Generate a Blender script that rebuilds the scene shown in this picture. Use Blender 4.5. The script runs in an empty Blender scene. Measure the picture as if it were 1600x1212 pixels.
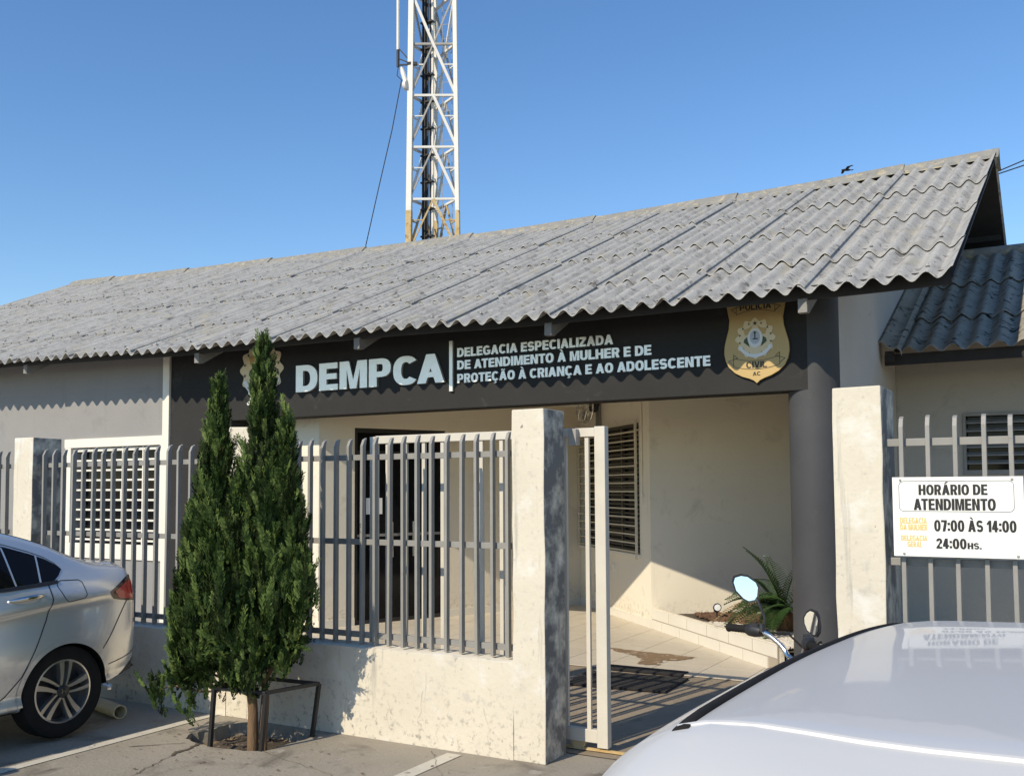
import bpy, bmesh, math, random
from mathutils import Vector, Matrix
R = math.radians
C = bpy.context.scene.collection
S = bpy.context.scene
rnd = random.Random(7)

# ------------------------------------------------------------------ camera, sky, sun, exposure
cam_d = bpy.data.cameras.new('camera')
cam = bpy.data.objects.new('camera', cam_d); C.objects.link(cam)
YAW, PITCH, ROLL = 0.520573, 0.0572462, -0.00530248
c0, s0, cp, sp = math.cos(YAW), math.sin(YAW), math.cos(PITCH), math.sin(PITCH)
fw = Vector((-s0*cp, c0*cp, sp)); rt = Vector((c0, s0, 0)); up = rt.cross(fw)
cr, sr = math.cos(ROLL), math.sin(ROLL)
right = cr*rt + sr*up; upv = cr*up - sr*rt
cam.matrix_world = Matrix(((right.x, upv.x, -fw.x, 0), (right.y, upv.y, -fw.y, 0), (right.z, upv.z, -fw.z, 1.55), (0, 0, 0, 1)))
cam_d.sensor_width = 36; cam_d.lens = 36*1527/1600; cam_d.shift_y = 68.45/1600
cam_d.clip_start = 0.05; cam_d.clip_end = 3000
S.camera = cam

SUN_EL, SUN_AZ = R(36), R(192)           # azimuth clockwise from +Y, direction towards the sun
w = bpy.data.worlds.new('World'); S.world = w; w.use_nodes = True
nt = w.node_tree
sky = nt.nodes.new('ShaderNodeTexSky'); sky.sky_type = 'NISHITA'; sky.sun_disc = False
sky.sun_elevation = SUN_EL; sky.sun_rotation = SUN_AZ
sky.air_density = 1.1; sky.dust_density = 0.0; sky.ozone_density = 3.0
bg = nt.nodes['Background']; bg.inputs[1].default_value = 0.15
hs = nt.nodes.new('ShaderNodeHueSaturation'); hs.inputs['Saturation'].default_value = 1.18; hs.inputs['Hue'].default_value = 0.504
nt.links.new(sky.outputs[0], hs.inputs['Color']); nt.links.new(hs.outputs[0], bg.inputs[0])
sun_d = bpy.data.lights.new('sun', 'SUN'); sun_d.energy = 4.1; sun_d.angle = R(0.55); sun_d.color = (1, 0.885, 0.70)
sun = bpy.data.objects.new('sun', sun_d); C.objects.link(sun)
to_sun = Vector((math.sin(SUN_AZ)*math.cos(SUN_EL), math.cos(SUN_AZ)*math.cos(SUN_EL), math.sin(SUN_EL)))
sun.rotation_euler = to_sun.to_track_quat('Z', 'Y').to_euler(); sun.location = (-3, -20, 15)
S.view_settings.view_transform = 'Standard'; S.view_settings.look = 'None'
S.view_settings.exposure = 0.15; S.view_settings.gamma = 1
S.render.engine = 'CYCLES'

# ------------------------------------------------------------------ materials
def M(name, c1, c2=None, scale=6, rough=.7, metal=0, bump=0, bscale=80, coat=0, spec=.5, spots=(), low=None, stretch=(1, 1, 1), island=None, detail=6, streak=None, dist=.6, mould=None):
    m = bpy.data.materials.new(name); m.use_nodes = True
    n, l = m.node_tree.nodes, m.node_tree.links
    b = n['Principled BSDF']
    b.inputs['Roughness'].default_value = rough; b.inputs['Metallic'].default_value = metal
    b.inputs['Coat Weight'].default_value = coat; b.inputs['Coat Roughness'].default_value = .04
    b.inputs['Specular IOR Level'].default_value = spec
    geo = n.new('ShaderNodeNewGeometry')
    mp = n.new('ShaderNodeMapping'); mp.inputs['Scale'].default_value = stretch
    l.new(geo.outputs['Position'], mp.inputs['Vector'])
    def noise(sc, det=detail, vec=mp, dist=0.):
        t = n.new('ShaderNodeTexNoise'); t.inputs['Scale'].default_value = sc; t.inputs['Detail'].default_value = det
        t.inputs['Roughness'].default_value = .6; t.inputs['Distortion'].default_value = dist
        l.new(vec.outputs[0], t.inputs['Vector']); return t.outputs['Fac']
    def ramp(src, a, bb):
        r = n.new('ShaderNodeMapRange'); r.inputs[1].default_value = a; r.inputs[2].default_value = bb
        l.new(src, r.inputs[0]); return r.outputs[0]
    def mix(f, a, bb):
        x = n.new('ShaderNodeMix'); x.data_type = 'RGBA'
        if hasattr(f, 'links'): l.new(f, x.inputs[0])
        else: x.inputs[0].default_value = f
        for i, v in ((6, a), (7, bb)):
            if hasattr(v, 'links'): l.new(v, x.inputs[i])
            else: x.inputs[i].default_value = (*v, 1)
        return x.outputs[2]
    def mul(a, bb):
        x = n.new('ShaderNodeMath'); x.operation = 'MULTIPLY'; l.new(a, x.inputs[0]); l.new(bb, x.inputs[1]); return x.outputs[0]
    col = c1
    if island: col = mix(geo.outputs['Random Per Island'], c1, island)
    if c2: col = mix(ramp(noise(scale), .3, .7), col, c2)
    for (sc, cc, t0, t1) in spots: col = mix(ramp(noise(sc, 8, mp, dist), t0, t1), col, cc)
    if streak:       # dirt running down: noise stretched in Z
        sc, cc, t0, t1 = streak
        m2 = n.new('ShaderNodeMapping'); m2.inputs['Scale'].default_value = (1, 1, .07); l.new(geo.outputs['Position'], m2.inputs['Vector'])
        col = mix(ramp(noise(sc, 7, m2), t0, t1), col, cc)
    if low:          # splash dirt with a ragged outline near the ground
        z0, z1, cc, amt = low
        sx = n.new('ShaderNodeSeparateXYZ'); l.new(geo.outputs['Position'], sx.inputs[0])
        f = mul(ramp(sx.outputs[2], z1, z0), ramp(noise(24, 12, mp, 0), .555-amt*.12, .70-amt*.12))
        col = mix(f, col, cc)
    if mould:        # black mould in ragged patches; also paints the shaded +X side darker
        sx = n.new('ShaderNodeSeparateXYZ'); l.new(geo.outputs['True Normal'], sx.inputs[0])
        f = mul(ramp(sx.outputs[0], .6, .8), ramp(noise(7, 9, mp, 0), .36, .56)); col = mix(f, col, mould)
    if hasattr(col, 'links'): l.new(col, b.inputs['Base Color'])
    else: b.inputs['Base Color'].default_value = (*col, 1)
    if bump:
        bp = n.new('ShaderNodeBump'); bp.inputs['Strength'].default_value = bump; bp.inputs['Distance'].default_value = .01
        l.new(noise(bscale, 5), bp.inputs['Height']); l.new(bp.outputs[0], b.inputs['Normal'])
    return m

m_ground = M('concrete_pavement', (.35, .31, .245), (.275, .243, .19), 1.3, .9, bump=.5, bscale=45,
             spots=((.6, (.31, .28, .23), .5, .7), (2.6, (.155, .135, .105), .54, .70), (11, (.35, .32, .265), .58, .70), (48, (.13, .115, .09), .62, .70), (90, (.40, .37, .31), .66, .72), (1.7, (.115, .10, .08), .66, .74)))
m_yard = M('yard_concrete', (.42, .38, .31), (.33, .30, .25), 2.0, .9, bump=.3, spots=((5, (.25, .22, .18), .6, .75),))
m_tile = M('floor_tile', (.62, .55, .44), (.54, .48, .38), 2.5, .5, spots=((6, (.44, .38, .29), .6, .75),))
m_grout = M('tile_grout', (.36, .31, .24), rough=.9)
m_walltile = M('wall_tile', (.74, .70, .60), (.68, .64, .55), 3, .35)
m_line = M('worn_line_paint', (.62, .58, .48), (.52, .48, .39), 5, .8, spots=((22, (.28, .26, .22), .60, .68), (5, (.36, .33, .27), .62, .72)))
m_dirt = M('pit_soil', (.10, .075, .05), (.05, .04, .03), 18, 1, bump=.8, bscale=60, spots=((30, (.22, .17, .11), .6, .66),))
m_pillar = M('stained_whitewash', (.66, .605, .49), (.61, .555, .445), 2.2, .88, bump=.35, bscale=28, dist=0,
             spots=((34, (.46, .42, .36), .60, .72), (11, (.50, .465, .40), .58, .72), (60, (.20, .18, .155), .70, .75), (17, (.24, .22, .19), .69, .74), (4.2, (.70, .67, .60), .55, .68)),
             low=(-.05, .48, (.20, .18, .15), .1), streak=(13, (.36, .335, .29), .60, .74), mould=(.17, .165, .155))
m_greywall = M('grey_wall_paint', (.275, .268, .262), (.25, .245, .24), 1.5, .85, bump=.2, bscale=35, spots=((4, (.235, .23, .225), .58, .70), (45, (.18, .175, .17), .70, .74)), streak=(7, (.225, .22, .215), .6, .8))
m_charcoal = M('charcoal_wall_paint', (.042, .041, .040), (.036, .035, .034), 2, .85, bump=.1, bscale=50, spec=.08, spots=((5, (.062, .060, .057), .60, .75),))
m_column = M('scuffed_charcoal_paint', (.070, .071, .075), (.056, .057, .060), 2, .6, bump=.12, bscale=40, spec=.25, spots=((7, (.085, .083, .08), .6, .75),), streak=(5, (.08, .078, .075), .6, .8))
m_white = M('white_trim_paint', (.78, .74, .65), (.72, .68, .60), 3, .7, bump=.08)
m_cream = M('cream_wall_paint', (.77, .705, .575), (.72, .66, .535), 1.2, .85, bump=.2, bscale=30, spots=((3.5, (.63, .575, .47), .58, .70), (40, (.52, .47, .38), .70, .74)), streak=(6, (.60, .55, .45), .62, .8), low=(0, .35, (.40, .34, .24), .4))
m_endwall = M('pale_grey_wall_paint', (.54, .515, .46), (.49, .47, .42), 1.5, .85, bump=.2, bscale=30, spots=((4, (.44, .42, .38), .6, .72),), streak=(6, (.42, .40, .36), .62, .8))
m_annex = M('beige_grey_wall_paint', (.46, .43, .37), (.42, .395, .34), 1.2, .85, bump=.2, spots=((4, (.39, .365, .31), .58, .70),), low=(0, .7, (.50, .45, .35), .4))
m_roof = M('weathered_fibre_cement', (.43, .42, .39), (.36, .352, .33), 3, .92, bump=.22, bscale=55, stretch=(1.3, .75, 1), spec=.15,
           spots=((5, (.26, .25, .23), .50, .70), (26, (.52, .50, .44), .60, .68), (15, (.16, .155, .145), .57, .70), (34, (.18, .175, .165), .62, .70), (3.1, (.42, .39, .31), .56, .70), (8, (.15, .145, .135), .60, .70)))
m_roof_old = M('mould_blackened_fibre_cement', (.38, .345, .285), (.28, .255, .21), 3, .9, spec=.12, bump=.12, bscale=60, spots=((9, (.03, .028, .024), .54, .66), (22, (.36, .33, .27), .62, .72)))
m_ridge = M('lichen_ridge_cap', (.29, .28, .25), (.22, .215, .19), 5, .9, bump=.4, spots=((9, (.42, .36, .24), .52, .64), (20, (.12, .11, .10), .60, .7)))
m_fascia = M('dark_wood_fascia', (.035, .033, .031), (.024, .023, .022), 5, .85)
m_rafter = M('grey_painted_rafter', (.26, .25, .235), (.18, .175, .165), 8, .8)
m_rail = M('grey_fence_paint', (.285, .275, .25), (.235, .228, .21), 6, .5, spots=((30, (.17, .12, .08), .66, .74), (12, (.24, .22, .19), .6, .72)))
m_gate = M('off_white_gate_paint', (.64, .595, .50), (.56, .52, .44), 5, .5, spots=((24, (.33, .27, .19), .70, .77),))
m_grille = M('cream_grille_paint', (.62, .56, .43), (.56, .5, .38), 6, .5)
m_glass = M('dark_window_glass', (.008, .008, .009), rough=.08, spec=.14)
m_dark = M('dark_interior', (.012, .011, .010), rough=.9)
m_blind = M('dark_louvre', (.10, .085, .062), (.07, .06, .045), 8, .4)
m_black = M('black_painted_steel', (.016, .016, .017), rough=.5)
m_rubber = M('black_rubber', (.014, .014, .014), (.022, .020, .018), 10, .85, spec=.15)
m_mat_strip = M('dark_mat_and_strip', (.028, .026, .025), (.018, .017, .016), 30, .95, bump=.6, bscale=200)
m_letter = M('brushed_steel_letter', (.86, .82, .74), (.80, .76, .68), 20, .36, metal=.55)
m_signw = M('white_sign_board', (.82, .81, .76), rough=.45)
m_ink = M('black_sign_ink', (.012, .012, .012), rough=.5)
m_yellow = M('yellow_sign_ink', (.72, .44, .10), (.80, .60, .28), 60, .5)
m_gold = M('gold_badge_paint', (.52, .36, .135), (.47, .325, .12), 5, .45)
m_goldp = M('pale_badge_paint', (.72, .60, .38), rough=.5)
m_badgew = M('badge_white', (.74, .74, .72), rough=.5)
m_badgeg = M('badge_green', (.035, .075, .030), rough=.5)
m_badgeb = M('badge_silver_blue', (.42, .46, .52), rough=.4)
m_tower = M('white_tower_paint', (.76, .73, .66), (.68, .65, .58), 3, .55, spots=((14, (.40, .28, .16), .70, .78),))
m_rust = M('rusty_tower_steel', (.50, .33, .12), (.58, .46, .26), 4, .8, spots=((9, (.26, .13, .05), .55, .68),))
m_brace = M('galvanised_brace', (.40, .38, .34), (.30, .28, .25), 6, .5)
m_cable = M('black_cable', (.014, .014, .015), rough=.6)
m_bark = M('conifer_bark', (.20, .125, .065), (.12, .075, .04), 14, .95, stretch=(1, 1, .2), bump=.8, bscale=50, spots=((20, (.34, .26, .16), .6, .7),))
m_leaf = M('conifer_leaf', (.012, .032, .007), (.026, .056, .011), 5, .65, island=(.085, .125, .024), spec=.2)
m_old = M('conifer_old_leaf', (.012, .026, .007), (.022, .036, .010), 6, .7, island=(.045, .060, .018), spec=.15)
m_tip = M('conifer_young_leaf', (.10, .155, .035), (.14, .19, .05), 5, .65, island=(.05, .09, .02), spec=.2)
m_palm = M('palm_leaf', (.022, .055, .014), (.035, .075, .02), 8, .4, island=(.05, .09, .025))
m_palmdry = M('dry_palm_leaf', (.34, .25, .13), rough=.8)
m_lava = M('brown_lava_rock', (.14, .075, .04), (.08, .045, .028), 20, .95, island=(.22, .13, .07))
m_pebble = M('white_pebble', (.72, .68, .60), rough=.7, island=(.52, .48, .42))
m_silver = M('silver_car_paint', (.72, .715, .695), rough=.26, metal=.6, coat=1, low=(.1, .62, (.40, .34, .25), .3))
m_whitecar = M('white_car_paint', (.56, .555, .54), rough=.45, coat=.38, spots=((90, (.56, .555, .53), .72, .78),))
m_carglass = M('tinted_car_glass', (.008, .008, .009), rough=.03, spec=.22)
m_chrome = M('chrome', (.72, .70, .67), rough=.16, metal=1)
m_alloy = M('machined_alloy', (.62, .61, .58), rough=.28, metal=.9)
m_alloyd = M('dark_alloy', (.020, .020, .022), rough=.4)
m_red = M('red_lamp_lens', (.62, .022, .015), (.48, .014, .010), 30, .12, coat=1)
m_redd = M('dark_lamp_lens', (.045, .006, .006), rough=.12, coat=1)
m_amber = M('clear_lamp_lens', (.7, .7, .68), rough=.1, coat=1)
m_plast = M('black_plastic', (.02, .02, .021), rough=.45)
m_seam = M('panel_gap', (.02, .02, .02), rough=.8)
m_mirror = M('mirror_glass', (.9, .9, .9), rough=.02, metal=1)
m_pipe = M('yellowed_plastic_pipe', (.66, .58, .38), (.55, .47, .30), 12, .5)
m_bike = M('dark_red_tank_paint', (.10, .012, .012), rough=.25, coat=.8)
m_paper = M('white_paper', (.78, .78, .76), rough=.8)
m_bird = M('dark_feather', (.02, .018, .016), rough=.8)
m_patch = M('bare_brown_screed', (.27, .18, .10), (.20, .13, .07), 12, .95, bump=.5, spots=((16, (.52, .45, .35), .58, .64),))
m_ceiling = M('cream_ceiling', (.74, .71, .63), rough=.9)
m_crackw = M('wall_crack', (.24, .21, .17), rough=1)
m_crack = M('crack_dirt', (.09, .07, .05), (.13, .095, .06), 20, 1)

# ------------------------------------------------------------------ mesh helpers
class MB:
    def __init__(s, T=None): s.v = []; s.f = []; s.T = T or Matrix()
    def add(s, vs, fs):
        o = len(s.v); s.v += [tuple(s.T @ Vector(p)) for p in vs]; s.f += [tuple(i+o for i in f) for f in fs]; return s
    def box(s, x0, x1, y0, y1, z0, z1):
        vs = [(x, y, z) for x in (x0, x1) for y in (y0, y1) for z in (z0, z1)]
        return s.add(vs, [(0, 1, 3, 2), (4, 6, 7, 5), (0, 4, 5, 1), (2, 3, 7, 6), (0, 2, 6, 4), (1, 5, 7, 3)])
    def bar(s, a, b, wx, wy=None, roll=0):           # rectangular bar between two points
        a, b = Vector(a), Vector(b); d = (b-a).normalized(); wy = wy or wx
        ref = Vector((0, 0, 1)) if abs(d.z) < .95 else Vector((0, 1, 0))
        e1 = d.cross(ref).normalized(); e2 = e1.cross(d)
        if roll: q = Matrix.Rotation(roll, 3, d); e1 = q @ e1; e2 = q @ e2
        vs = [p + e1*i*wx/2 + e2*j*wy/2 for p in (a, b) for i, j in ((-1, -1), (1, -1), (1, 1), (-1, 1))]
        return s.add(vs, [(3, 2, 1, 0), (4, 5, 6, 7), (0, 1, 5, 4), (1, 2, 6, 5), (2, 3, 7, 6), (3, 0, 4, 7)])
    def tube(s, pts, r, seg=10, cap=True):
        pts = [Vector(p) for p in pts]; n = len(pts); rs = r if isinstance(r, (list, tuple)) else [r]*n
        vs = []; prev = None
        for i, p in enumerate(pts):
            d = (pts[min(i+1, n-1)]-pts[max(i-1, 0)]).normalized()
            ref = prev if prev is not None else (Vector((0, 0, 1)) if abs(d.z) < .9 else Vector((1, 0, 0)))
            e2 = (ref - d*ref.dot(d)).normalized(); prev = e2; e1 = e2.cross(d)
            vs += [p + (e1*math.cos(2*math.pi*k/seg)+e2*math.sin(2*math.pi*k/seg))*rs[i] for k in range(seg)]
        fs = [(i*seg+k, i*seg+(k+1) % seg, (i+1)*seg+(k+1) % seg, (i+1)*seg+k) for i in range(n-1) for k in range(seg)]
        if cap: fs += [tuple(range(seg-1, -1, -1)), tuple((n-1)*seg+k for k in range(seg))]
        return s.add(vs, fs)
    def lathe(s, prof, seg=32, axis='Z', o=(0, 0, 0)):   # prof: (radius, height)
        vs = []
        for r, h in prof:
            for k in range(seg):
                a = 2*math.pi*k/seg; x, y = r*math.cos(a), r*math.sin(a)
                vs.append({'Z': (o[0]+x, o[1]+y, o[2]+h), 'X': (o[0]+h, o[1]+x, o[2]+y), 'Y': (o[0]+x, o[1]+h, o[2]+y)}[axis])
        n = len(prof)
        fs = [(i*seg+k, i*seg+(k+1) % seg, (i+1)*seg+(k+1) % seg, (i+1)*seg+k) for i in range(n-1) for k in range(seg)]
        return s.add(vs, fs)
    def prism(s, poly, d0, d1, plane='XZ'):              # polygon extruded along the missing axis
        def P(a, b, d): return {'XZ': (a, d, b), 'YZ': (d, a, b), 'XY': (a, b, d)}[plane]
        n = len(poly)
        bm = bmesh.new()
        vs = [P(a, b, d0) for a, b in poly] + [P(a, b, d1) for a, b in poly]
        fs = [tuple(range(n)), tuple(range(2*n-1, n-1, -1))] + [(i, i+n, (i+1) % n+n, (i+1) % n) for i in range(n)]
        bm.free()
        return s.add(vs, fs)
    def build(s, name, mat, parent=None, smooth=False, bevel=0, recalc=True):
        me = bpy.data.meshes.new(name); me.from_pydata(s.v, [], s.f); me.update()
        if recalc and len(s.f) < 60000:
            bm = bmesh.new(); bm.from_mesh(me); bmesh.ops.recalc_face_normals(bm, faces=bm.faces); bm.to_mesh(me); bm.free()
        me.materials.append(mat)
        if smooth: me.polygons.foreach_set('use_smooth', [True]*len(me.polygons))
        o = bpy.data.objects.new(name, me); C.objects.link(o)
        if smooth and smooth != 2:
            mm = o.modifiers.new('s', 'EDGE_SPLIT'); mm.split_angle = R(40)
        if bevel:
            b = o.modifiers.new('b', 'BEVEL'); b.width = bevel; b.segments = 2; b.limit_method = 'ANGLE'; b.angle_limit = R(35)
        if parent: o.parent = parent
        return o

def tag(o, label=None, cat=None, group=None, kind=None):
    if label: o['label'] = label
    if cat: o['category'] = cat
    if group: o['group'] = group
    if kind: o['kind'] = kind
    return o
def thing(name, label, cat, group=None):
    o = bpy.data.objects.new(name, None); C.objects.link(o); o.empty_display_size = .2
    return tag(o, label, cat, group)
def lerp(xs, ys, x):
    if x <= xs[0]: return ys[0]
    for i in range(len(xs)-1):
        if x <= xs[i+1]: return ys[i]+(ys[i+1]-ys[i])*(x-xs[i])/(xs[i+1]-xs[i])
    return ys[-1]
def catmull(P, t):      # P list of floats on a uniform index, t float index
    n = len(P); i = max(0, min(n-2, int(t))); f = t-i
    p0, p1, p2, p3 = P[max(i-1, 0)], P[i], P[i+1], P[min(i+2, n-1)]
    return .5*((2*p1)+(p2-p0)*f+(2*p0-5*p1+4*p2-p3)*f*f+(3*p1-p0-3*p2+p3)*f**3)
# heavy grotesque capitals drawn as outlines (closed loops in a box of height 1)
def _arc(cx, cy, rx, ry, a0, a1, n=14, p=2.35):
    out = []
    for i in range(n+1):
        a = R(a0+(a1-a0)*i/n); c, s = math.cos(a), math.sin(a)
        out.append((cx+rx*math.copysign(abs(c)**(2/p), c), cy+ry*math.copysign(abs(s)**(2/p), s)))
    return out
def _thick(pts, w):
    L_, R_ = [], []; n = len(pts)
    for i in range(n):
        a = Vector(pts[max(0, i-1)]); b = Vector(pts[i]); c = Vector(pts[min(n-1, i+1)])
        d1 = (b-a).normalized() if i > 0 else (c-b).normalized(); d2 = (c-b).normalized() if i < n-1 else d1
        t = (d1+d2).normalized(); nn = Vector((-t.y, t.x)); m = 1/max(.45, nn.dot(Vector((-d1.y, d1.x))))
        L_.append(tuple(b+nn*w/2*m)); R_.append(tuple(b-nn*w/2*m))
    return L_+R_[::-1]
def glyph(c, t, h, wd):
    """loops and advance width; t stem, h bar thickness, wd width of a round letter"""
    w = wd
    ring = lambda x0, x1: [_arc((x0+x1)/2, .5, (x1-x0)/2, .51, 0, 360, 40)[:-1], _arc((x0+x1)/2, .5, (x1-x0)/2-t, .51-h, 0, 360, 40)[:-1]]
    base = {'À': 'A', 'Á': 'A', 'Ã': 'A', 'Ç': 'C', 'Í': 'I'}.get(c, c)
    def G(c):
        if c == 'I': return [[(0, 0), (t, 0), (t, 1), (0, 1)]], t
        if c == 'L': return [[(0, 0), (w*.8, 0), (w*.8, h), (t, h), (t, 1), (0, 1)]], w*.8
        if c == 'E': x = w*.84; return [[(0, 0), (x, 0), (x, h), (t, h), (t, .5-h/2+.01), (x*.94, .5-h/2+.01), (x*.94, .5+h/2), (t, .5+h/2), (t, 1-h), (x*.98, 1-h), (x*.98, 1), (0, 1)]], x
        if c == 'T': x = w*.9; return [[(x/2-t/2, 0), (x/2+t/2, 0), (x/2+t/2, 1-h), (x, 1-h), (x, 1), (0, 1), (0, 1-h), (x/2-t/2, 1-h)]], x
        if c == 'H': x = w*.98; return [[(0, 0), (t, 0), (t, .5-h/2), (x-t, .5-h/2), (x-t, 0), (x, 0), (x, 1), (x-t, 1), (x-t, .5+h/2), (t, .5+h/2), (t, 1), (0, 1)]], x
        if c == 'N': x = w*1.0; k = t*1.12; return [[(0, 0), (t, 0), (t, .60), (x-k, 0), (x, 0), (x, 1), (x-t, 1), (x-t, .40), (k, 1), (0, 1)]], x
        if c == 'M': x = w*1.2; k = t*1.25; return [[(0, 0), (t*.95, 0), (t*.95, .70), (x/2-t*.42, 0), (x/2+t*.42, 0), (x-t*.95, .70), (x-t*.95, 0), (x, 0), (x, 1), (x-k, 1), (x/2, .32), (k, 1), (0, 1)]], x
        if c == 'V': x = w*1.0; return [[(x/2-t*.5, 0), (x/2+t*.5, 0), (x, 1), (x-t*1.05, 1), (x/2, .28), (t*1.05, 1), (0, 1)]], x
        if c == 'A':
            x = w*1.08; a = x/2-t*.52; s = a; # outer slope: x from 0 at y0 to a at y1
            inx = lambda y: s*y+t*1.05
            yb, yt = .20, .20+h*.85
            yi = (x/2-t*1.05)/s if s else .8
            loops = [[(0, 0), (t*1.05, 0), (inx(yb), yb), (x-inx(yb), yb), (x-t*1.05, 0), (x, 0), (x-a, 1), (a, 1)], [(inx(yt), yt), (x-inx(yt), yt), (x/2, min(.80, yi))]]
            return loops, x
        if c == 'Z': x = w*.88; return [[(0, 0), (x, 0), (x, h), (t*1.15, h), (x, 1-h), (x, 1), (.02, 1), (.02, 1-h), (x-t*1.15, 1-h), (0, h)]], x
        if c == 'U':
            x = w*.98; return [[(0, 1)]+_arc(x/2, .40, x/2, .41, 180, 360, 20)+[(x, 1), (x-t, 1)]+_arc(x/2, .40, x/2-t, .41-h, 360, 180, 20)+[(t, 1)]], x
        if c == 'O': x = w*1.04; return ring(0, x), x
        if c == '0': x = w*.92; return ring(0, x), x
        if c == 'D': x = w; return [[(0, 0), (x*.42, 0)]+_arc(x*.42, .5, x*.58, .5, -90, 90, 22)[1:-1]+[(x*.42, 1), (0, 1)], [(t, h), (t, 1-h), (x*.42, 1-h)]+_arc(x*.42, .5, x*.58-t, .5-h, 90, -90, 18)[1:-1]+[(x*.42, h)]], x
        if c in 'PR':
            x = w*.92; ym = .62-(.0 if c == 'P' else -.02); r = (1-(.34 if c == 'P' else .38))/2; cy = 1-r
            out = [(0, 0), (t, 0), (t, 1-2*r)]
            if c == 'R': out += [(x*.46, 1-2*r), (x-t*1.08, 0), (x+.03, 0), (x*.80, .40)]
            else: out += [(x*.5, 1-2*r)]
            out += _arc(x*.56, cy, x*.44, r, -62 if c == 'R' else -90, 90, 16)[0 if c == 'R' else 1:-1]+[(x*.56, 1), (0, 1)]
            inn = [(t, 1-2*r+h*.92), (t, 1-h*.92), (x*.56, 1-h*.92)]+_arc(x*.56, cy, x*.44-t, r-h*.92, 90, -90, 12)[1:-1]+[(x*.56, 1-2*r+h*.92)]
            return [out, inn], x+.02
        if c == 'C': x = w*1.0; return [_arc(x*.52, .5, x*.52, .51, 38, 322, 34)+_arc(x*.52, .5, x*.52-t, .51-h, 314, 46, 30)], x
        if c == 'G': x = w*1.05; return [_arc(x*.52, .5, x*.52, .51, 38, 300, 34)+[(x, .12), (x, .54), (x*.54, .54), (x*.54, .54-h*.9), (x-t*.95, .54-h*.9), (x-t*.95, .22)]+_arc(x*.52, .5, x*.52-t, .51-h, 292, 46, 28)], x
        if c == 'S':
            x = w*.92; rx = x/2-t*.42; ry = (1-h)/4+.004; cx = x/2
            top = _arc(cx, 1-h/2-ry, rx, ry, 22, 262, 18, 2.2); bot = _arc(cx, h/2+ry, rx, ry, 82, -158, 18, 2.2)
            return [_thick(top+bot, (t+h)/2*.96)], x
        if c == '1': x = w*.62; return [[(x-t*1.05, 0), (x, 0), (x, 1), (x-t*.9, 1), (0, .74), (0, .58), (x-t*1.05, .68)]], x
        if c == '7': x = w*.82; return [[(x*.22, 0), (x*.22+t*1.1, 0), (x, 1-h), (x, 1), (0, 1), (0, 1-h), (x-t*1.1, 1-h)]], x
        if c == '4': x = w*.86; X = x*.82; return [[(X-t, 0), (X, 0), (X, .20), (x, .20), (x, .20+h*.9), (X, .20+h*.9), (X, 1), (X-t*1.1, 1), (0, .20+h*.9), (0, .20), (X-t, .20)], [(X-t, .20+h*.9), (X-t, .66), (t*.9, .20+h*.9)]], x
        if c == '2':
            x = w*.84; ro, ri = x/2, x/2-t*.95
            loop = _arc(x/2, .70, ro, .31, 178, -28, 18, 2.2)+[(x*.62, .42), (t*1.25, h), (x, h), (x, 0), (0, 0), (0, .14), (x*.40, .44), (x-t*1.02, .62)]+_arc(x/2, .70, ri, .31-h, -4, 178, 14, 2.2)
            return [loop], x
        if c == ':': s = t*.95; return [[(0, .06), (s, .06), (s, .06+s*.9), (0, .06+s*.9)], [(0, .56), (s, .56), (s, .56+s*.9), (0, .56+s*.9)]], s
        if c == '.': s = t*.95; return [[(0, 0), (s, 0), (s, s*.9), (0, s*.9)]], s
        return [], w*.42
    loops, x = G(base)
    loops = [list(l) for l in loops]; m = x/2
    if c == 'À': loops.append([(m+.02, 1.06), (m+.16, 1.06), (m-.02, 1.27), (m-.24, 1.27)])
    if c in 'ÁÍ': loops.append([(m-.16, 1.06), (m-.02, 1.06), (m+.24, 1.27), (m+.02, 1.27)])
    if c == 'Ã': loops.append([(m-.26, 1.06), (m-.16, 1.06), (m-.10, 1.11), (m+.10, 1.06), (m+.20, 1.08), (m+.27, 1.20), (m+.17, 1.20), (m+.11, 1.16), (m-.08, 1.21), (m-.20, 1.19)])
    if c == 'Ç': loops.append([(m-.05, -.03), (m+.08, -.03), (m+.07, -.07), (m+.16, -.12), (m+.14, -.22), (m-.02, -.27), (m-.16, -.24), (m-.14, -.17), (m+.0, -.19), (m+.04, -.15), (m-.06, -.12)])
    return loops, x
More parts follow.
